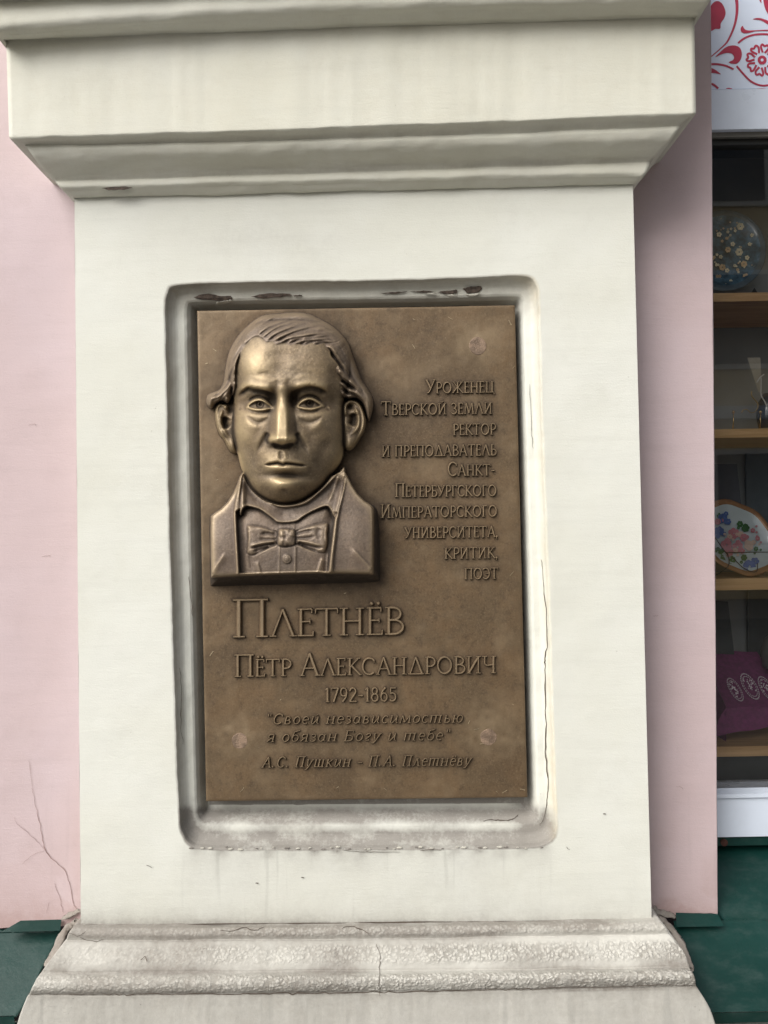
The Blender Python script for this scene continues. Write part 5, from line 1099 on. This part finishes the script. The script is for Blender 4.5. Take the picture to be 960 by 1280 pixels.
# display cabinet behind the glass
YC = YG+.055
cab = thing('display_cabinet', (XR+.7, YC, float(ZSIL(YG))), 'wooden display shelves inside the shop window, holding plates and a purple box', 'shelves')
def shelf(ytop_front, ybot_front, dy=0):
    a = P1(925, ytop_front, YC); b_ = P1(925, ybot_front, YC)
    return MB().box((XR-.25, YC, b_[2]), (XF+.1, YB, a[2])).build('shelf', M_WOOD, cab), a[2]
_, z1 = shelf(366, 376.5); _, z2 = shelf(536, 547); _, z3 = shelf(723, 737.5); _, z4 = shelf(933, 945.5)
MB().box((XR-.3, YB+.002, .6), (XF+.1, YB+.02, 2.75)).build('back_panel', M_BACK, cab)
MB().box((XR-.27, YC, .6), (XR-.255, YB, 2.75)).build('side_panel', M_DARKB, cab)
zl = P1(925, 947, YC)[2]; MB().box((XR-.25, YC+.03, zl-.25), (XF+.1, YC+.04, zl-.0005)).build('plinth_panel', M_DARKB, cab)
def card(name, pts, Yd, mat, label, cat='card', t=.006):
    o = MB().prism([P1(x_, y_, Yd) for x_, y_ in pts], [P1(x_, y_, Yd)+np.array([0, t, 0]) for x_, y_ in pts]).build(name, mat); return tag(o, label, cat)
card('display_card', [(886, 818), (918, 818), (910, 752), (886, 751)], YB-.05, M_DARKB, 'dark tapered display card standing behind the purple box', 'display card')
card('display_board', [(935, 821), (972, 821), (972, 737), (935, 738)], YB-.02, M_DARKB, 'black board behind the right side of the purple box', 'display board')
card('display_card', [(884, 660), (930, 660), (921, 580), (884, 580)], YB-.05, simple('slate_card', (.07, .08, .10), .5), 'slate grey card behind the oval flowered dish', 'display card')
card('picture_frame', [(933, 700), (975, 700), (975, 566), (933, 566)], YB-.02, simple('blue_grey_board', (.075, .10, .12), .5), 'blue grey framed board to the right behind the oval dish', 'picture frame')

M_GLZ = lambda nm, c, r=.15: simple(nm, c, r, 0, .12, 60, 0, coat=.4)
def dish(name, label, cx_, cy_, rx, ry, rot, Yd, tilt, mat, rimmat, zshelf, scallop=0.0, depth=.012, group=None, cat='plate'):
    """round or oval dish leaning back: rim, well"""
    t = thing(name, P1(cx_, cy_+ry, Yd), label, cat, group)
    n = 56; V = []; prof = [(0, .010), (.45, .010), (.68, .007), (.86, .001), (.97, -.003), (1.0, -.001), (1.0, .003), (.88, .006), (.6, .013), (0, .014)]
    def pt(r_, a_, dy):
        k_ = r_*(1+scallop*math.cos(8*a_)*(r_ > .8)); u_, v_ = rx*k_*math.cos(a_), ry*k_*math.sin(a_)
        c_, s_ = math.cos(R(rot)), math.sin(R(rot)); x_, y_ = u_*c_-v_*s_, u_*s_+v_*c_
        return P1(cx_+x_, cy_+y_, Yd+dy-y_*tilt/1000)
    def strip(a0, a1, nm, m_):
        V = [pt(prof[j][0], 2*math.pi*k/n, prof[j][1]) for j in range(a0, a1+1) for k in range(n)]
        Fc = [(j*n+k, j*n+(k+1) % n, (j+1)*n+(k+1) % n, (j+1)*n+k) for j in range(a1-a0) for k in range(n)]
        mesh(nm, V, Fc, m_, t, True)
    strip(0, 3, 'well', mat); strip(3, 9, 'rim', rimmat)
    return t, pt
def blossom(mb, pt, r_, a_, s_, petals=5, dy=-.0012, px_=None):
    """small raised painted flower made of petals"""
    for k in range(petals):
        b_ = 2*math.pi*k/petals+r_*5; V = []
        c0 = px_ if px_ else None
        for q in np.linspace(0, 2*math.pi, 8, endpoint=False):
            ux = c0[0]+s_*.55*math.cos(b_)+s_*.42*math.cos(q); uy = c0[1]+s_*.55*math.sin(b_)+s_*.42*math.sin(q); V.append(P1(ux, uy, c0[2]+dy-k*.00005))
        mb.add(V, [tuple(range(8))[::-1]])
# round blue plate
M_BLUEPL = simple('deep_blue_glaze', (.07, .14, .20), .25, 0, .6, 40, 0, coat=.2)
pl1, pt1 = dish('plate', 'round deep blue plate patterned with small cream flowers on the top shelf', 906, 313, 52, 51, 0, YC+.055, .55, M_BLUEPL, simple('blue_glass_rim', (.10, .14, .17), .1, 0, .2, 40, 0, coat=1), z1)
mbl, mbc = MB(), MB(); M_CRM = simple('cream_paint_flower', (.72, .66, .48), .3, 0, .2, 90, 0); M_OCR = simple('ochre_paint_flower', (.60, .44, .27), .3, 0, .2, 90, 0)
for x_, y_, s_ in ((899, 273, 4), (925.5, 283, 6.3), (899, 293, 4.5), (916, 305, 4), (910, 312, 5), (924, 315, 6.5), (940, 294, 3.4), (901, 321, 3.5), (918.5, 332, 2.8), (923, 340, 2.2), (932.5, 346, 5.8), (944, 334, 3), (907, 357, 3.5), (937, 305, 3.2), (913, 294, 2.2), (930, 330, 5.5), (903, 334, 5.5), (909, 338, 4), (934, 322, 4)):
    blossom(mbl if s_ < 5 or s_ > 6 else mbc, None, s_, 0, s_*.8, 5 if s_ < 5 else 6, 0, (x_, y_, YC+.055-(y_-313)*.00055+.0035))
rf = random.Random(5)
for _ in range(70):
    a_, q_ = rf.uniform(0, 6.28), 47*math.sqrt(rf.random()); x_, y_ = 906+q_*math.cos(a_), 313+q_*math.sin(a_)
    if x_ > 888: blossom(rf.choice((mbl, mbc)), None, 3, 0, rf.uniform(.7, 2.3), 5, .0004, (x_, y_, YC+.055-(y_-313)*.00055+.0035))
mbl.build('painted_flower', M_CRM, pl1); mbc.build('painted_blossom', M_OCR, pl1)
st1 = tag(MB().prism([P1(x_, y_, YC+.03) for x_, y_ in ((939, 366), (947, 366), (943, 359.5))], [P1(x_, y_, YC+.06) for x_, y_ in ((939, 366), (947, 366), (943, 359.5))]).build('plate_stand', M_WIRE), 'small black plate stand foot under the round blue plate', 'plate stand')
# gold stand
gs = thing('card_stand', P1(933, 536, YC+.02), 'small gold stand with two ball-topped posts and a scroll on the second shelf', 'stand')
for xx in (916.8, 950.5):
    MB().tube([tuple(P1(xx-.7, 536, YC+.02)), tuple(P1(xx, 526, YC+.02)), tuple(P1(xx, 517, YC+.02))], .0012, 8).build('post', M_GOLD, gs, True)
    MB().ball(tuple(P1(xx, 515, YC+.02)), .0032).build('ball', M_GOLD, gs, True)
sc_ = catmull([(927, 516), (929, 512.5), (934, 512), (938, 515.5), (943, 515), (947, 510), (947, 504), (943, 499), (939.5, 494), (939.5, 489)], 5)
MB().tube([tuple(P1(x_, y_, YC+.045)) for x_, y_ in sc_], .0011, 6).build('scroll', simple('dull_gold', (.42, .30, .14), .35, .8, .1, 40, 0), gs, True)
vs = tag(MB().prism([P1(x_, y_, YC+.08) for x_, y_ in ((934, 447), (948, 490), (952, 490), (950.5, 447))], [P1(x_, y_, YC+.09) for x_, y_ in ((934, 447), (948, 490), (952, 490), (950.5, 447))][:]).build('paper_cone', simple('pale_paper', (.42, .40, .33), .6)), 'pale grey paper cone above the gold scroll', 'paper cone')
rb_ = catmull([(955, 468), (950.5, 471.5), (946, 478), (951, 472), (951.3, 484), (951.5, 494), (957, 504), (963, 519)], 4)
tag(MB().tube([tuple(P1(x_, y_, YC+.05)) for x_, y_ in rb_], .0012, 6).build('ribbon', simple('white_ribbon', (.6, .62, .62), .5), None, True), 'thin white ribbon hanging beside the paper cone', 'ribbon')
tag(MB().tube([tuple(P1(958, y_, YC+.10)) for y_ in (535, 520, 505, 492)], [.016, .020, .018, .006], 14).build('vase', simple('navy_glaze', (.02, .035, .07), .15, 0, .3, 30, 0, coat=1), None, True), 'dark blue vase at the frame edge on the second shelf', 'vase')
# oval dish
M_PORC = simple('pale_blue_porcelain', (.52, .62, .66), .12, 0, .08, 20, 0, coat=.6); M_BRRIM = simple('brown_gilt_rim', (.36, .20, .10), .2, .2, .2, 30, 0)
pl2, pt2 = dish('oval_dish', 'oval porcelain dish painted with pink and blue flowers, brown rim, on the third shelf', 922, 672, 58, 40, 38, YC+.05, .6, M_PORC, M_BRRIM, z3, scallop=.02, cat='dish')
yd2 = lambda y_: YC+.05-(y_-672)*.0006+.0030
for nm_, cl_, L_ in (('painted_leaf', (.06, .16, .06), [(925, 655, 4), (932, 660, 5), (897, 690, 6), (916, 700, 4), (945, 686, 3), (930, 697, 4), (899, 645, 3), (903, 700, 4)]),
                     ('painted_blue_flower', (.10, .17, .42), [(903, 648, 6), (899, 664, 6), (937, 708, 8), (910, 652, 4), (896, 668, 5), (944, 702, 5)]),
                     ('painted_pink_rose', (.52, .22, .26), [(917, 667, 7), (908, 681, 7), (922, 684, 7), (930, 672, 5), (897, 652, 4), (912, 690, 5), (941, 663, 3), (947, 673, 3)]),
                     ('painted_cream_rose', (.62, .48, .40), [(926, 668, 4), (936, 682, 6), (912, 671, 3.5), (919, 688, 3.5), (942, 678, 3)])):
    mb = MB()
    for (x_, y_, s_) in L_+[(x2_+rf.uniform(-7, 7), y2_+rf.uniform(-6, 6), s3_*.5) for x2_, y2_, s3_ in L_ for _ in (0, 1)]: blossom(mb, None, s_, 0, s_*1.1, 6, {'painted_leaf': 0, 'painted_blue_flower': -.0003, 'painted_pink_rose': -.0006, 'painted_cream_rose': -.0012}[nm_], (x_, y_, yd2(y_)))
    mb.build(nm_, M_GLZ(nm_, cl_), pl2)
ws_ = thing('dish_stand', P1(910, 722, YC+.03), 'black wire stand holding the oval flowered dish', 'dish stand')
for pp_ in ([(894, 672), (905, 688), (910, 694), (911, 706), (903, 714), (893, 720)], [(908, 691), (930, 690.5), (975, 690)], [(916, 697), (928, 709), (938, 714), (946, 714), (947, 704)]):
    MB().tube([tuple(P1(x_, y_, YC+.022)) for x_, y_ in catmull(pp_, 4)], .0010, 6).build('wire', M_WIRE, ws_, True)
# purple covered box
pb = thing('fabric_box', P1(925, 925, YC+.01), 'purple cloth-covered box with white lace ovals on the lowest shelf', 'box')
M_PURP = simple('purple_cloth', (.22, .048, .16), .75, 0, .18, 120, .5)
V1 = [P1(874, 815, YB-.05), P1(945, 813, YB-.05), P1(982, 884, YC+.03), P1(913, 885, YC+.02), P1(874, 830, YB-.12)]
nq = 16; Vt = []
A0, A1, A3, A2 = P1(872, 815, YB-.04), P1(946, 813, YB-.04), P1(908, 884, YC+.03), P1(992, 882, YC+.03)
for i in range(nq):
    for j in range(nq):
        u_, v_ = j/(nq-1), i/(nq-1); p = (A0*(1-u_)+A1*u_)*(1-v_)+(A3*(1-u_)+A2*u_)*v_; p = p+np.array([0, 0, .003*math.sin(u_*5+v_*3)]); Vt.append(p)
mesh('lid', np.array(Vt), gridfaces(nq, nq), M_PURP, pb, True)
Bf = []
for i in range(5):
    for j in range(nq):
        u_ = j/(nq-1); p = A3*(1-u_)+A2*u_; q = P1(893+100*u_, 920-16*u_, YC+.02); k_ = i/4; r_ = p*(1-k_)+q*k_; Bf.append(r_+np.array([0, .006*math.sin(k_*3.1)+.003*math.sin(u_*14+k_*4), 0]))
mesh('front', np.array(Bf), gridfaces(5, nq), M_PURP, pb, True)
Ls = []
for i in range(5):
    for j in range(8):
        u_ = j/7; p = A0*(1-u_)+A3*u_; q = np.array([p[0]-.002, p[1], z4+.001]); k_ = i/4; Ls.append(p*(1-k_)+q*k_)
mesh('side', np.array(Ls), gridfaces(5, 8)[:, ::-1].copy(), M_PURP, pb, True)
M_LACE = simple('white_lace', (.8, .72, .8), .8, 0, .1, 200, .3)
def topY(x_, y_):
    v_ = np.clip((y_-814)/70, 0, 1); return (A0[1]*(1-v_)+A3[1]*v_)
for (ox, oy, rx, ry, ro) in ((919, 862, 6.5, 17, -32), (937.5, 858, 8, 19, -32), (958, 860, 7, 17, -32)):
    mb = MB(); c_, s_ = math.cos(R(ro)), math.sin(R(ro))
    ptt = lambda r_, a_: (ox+rx*r_*math.cos(a_)*c_-ry*r_*math.sin(a_)*s_, oy+rx*r_*math.cos(a_)*s_+ry*r_*math.sin(a_)*c_)
    for r_, w__, nn in ((1.0, .10, 30), (.78, .06, 26)):
        for k in range(nn):
            a0_, a1_ = 2*math.pi*k/nn, 2*math.pi*(k+.7)/nn; q = [ptt(r_, a0_), ptt(r_, a1_), ptt(r_-w__, a1_), ptt(r_-w__, a0_)]
            mb.add([P1(x_, y_, topY(x_, y_)-.008) for x_, y_ in q], [(3, 2, 1, 0)])
    for k in range(34):
        a_, r_ = random.uniform(0, 6.28), random.uniform(0, .72); x_, y_ = ptt(r_, a_); s2_ = random.uniform(.5, 1.1)
        mb.add([P1(x_+s2_*math.cos(q), y_+s2_*math.sin(q), topY(x_, y_)-.008) for q in (0, 1.26, 2.5, 3.77, 5.0)], [(4, 3, 2, 1, 0)])
    mb.build('lace_oval', M_LACE, pb)
tag(MB().tube([tuple(P1(972, y_, YC+.09)) for y_ in (835, 815, 798, 790)], [.028, .032, .024, .008], 18).build('bowl', simple('grey_ceramic', (.13, .13, .12), .4), None, True), 'grey rounded pot behind the purple box at the frame edge', 'pot')

# the window on the far left, only its edge could come into view
swl = thing('shop_window', (XL-.7, YG, float(ZSIL(YG))), 'white framed shop window beyond the left edge of the pink wall', 'shop window')
for nm, (y0, y1), dY, mt in (('bottom_rail', (997, 1046), .022, M_FRAME), ('top_rail', (112, 163), .022, M_FRAME), ('printed_panel', (-120, 111), .016, M_PANEL)):
    a, b_ = pbox(0, y0, 0, y1, YG-dY, YG+.05, XL-1.45, XL-.001); MB().box(a, b_).build(nm, mt, swl)
MB().add([(XL-1.45, YG+.006, zg0-.005), (XL-.002, YG+.006, zg0-.005), (XL-.002, YG+.006, zg1+.005), (XL-1.45, YG+.006, zg1+.005)], [(0, 1, 2, 3)]).build('glass_pane', M_GLASS, swl)
MB().box((XL-1.5, YB+.002, .6), (XL+.3, YB+.02, 2.75)).build('back_panel', M_DARKB, swl)
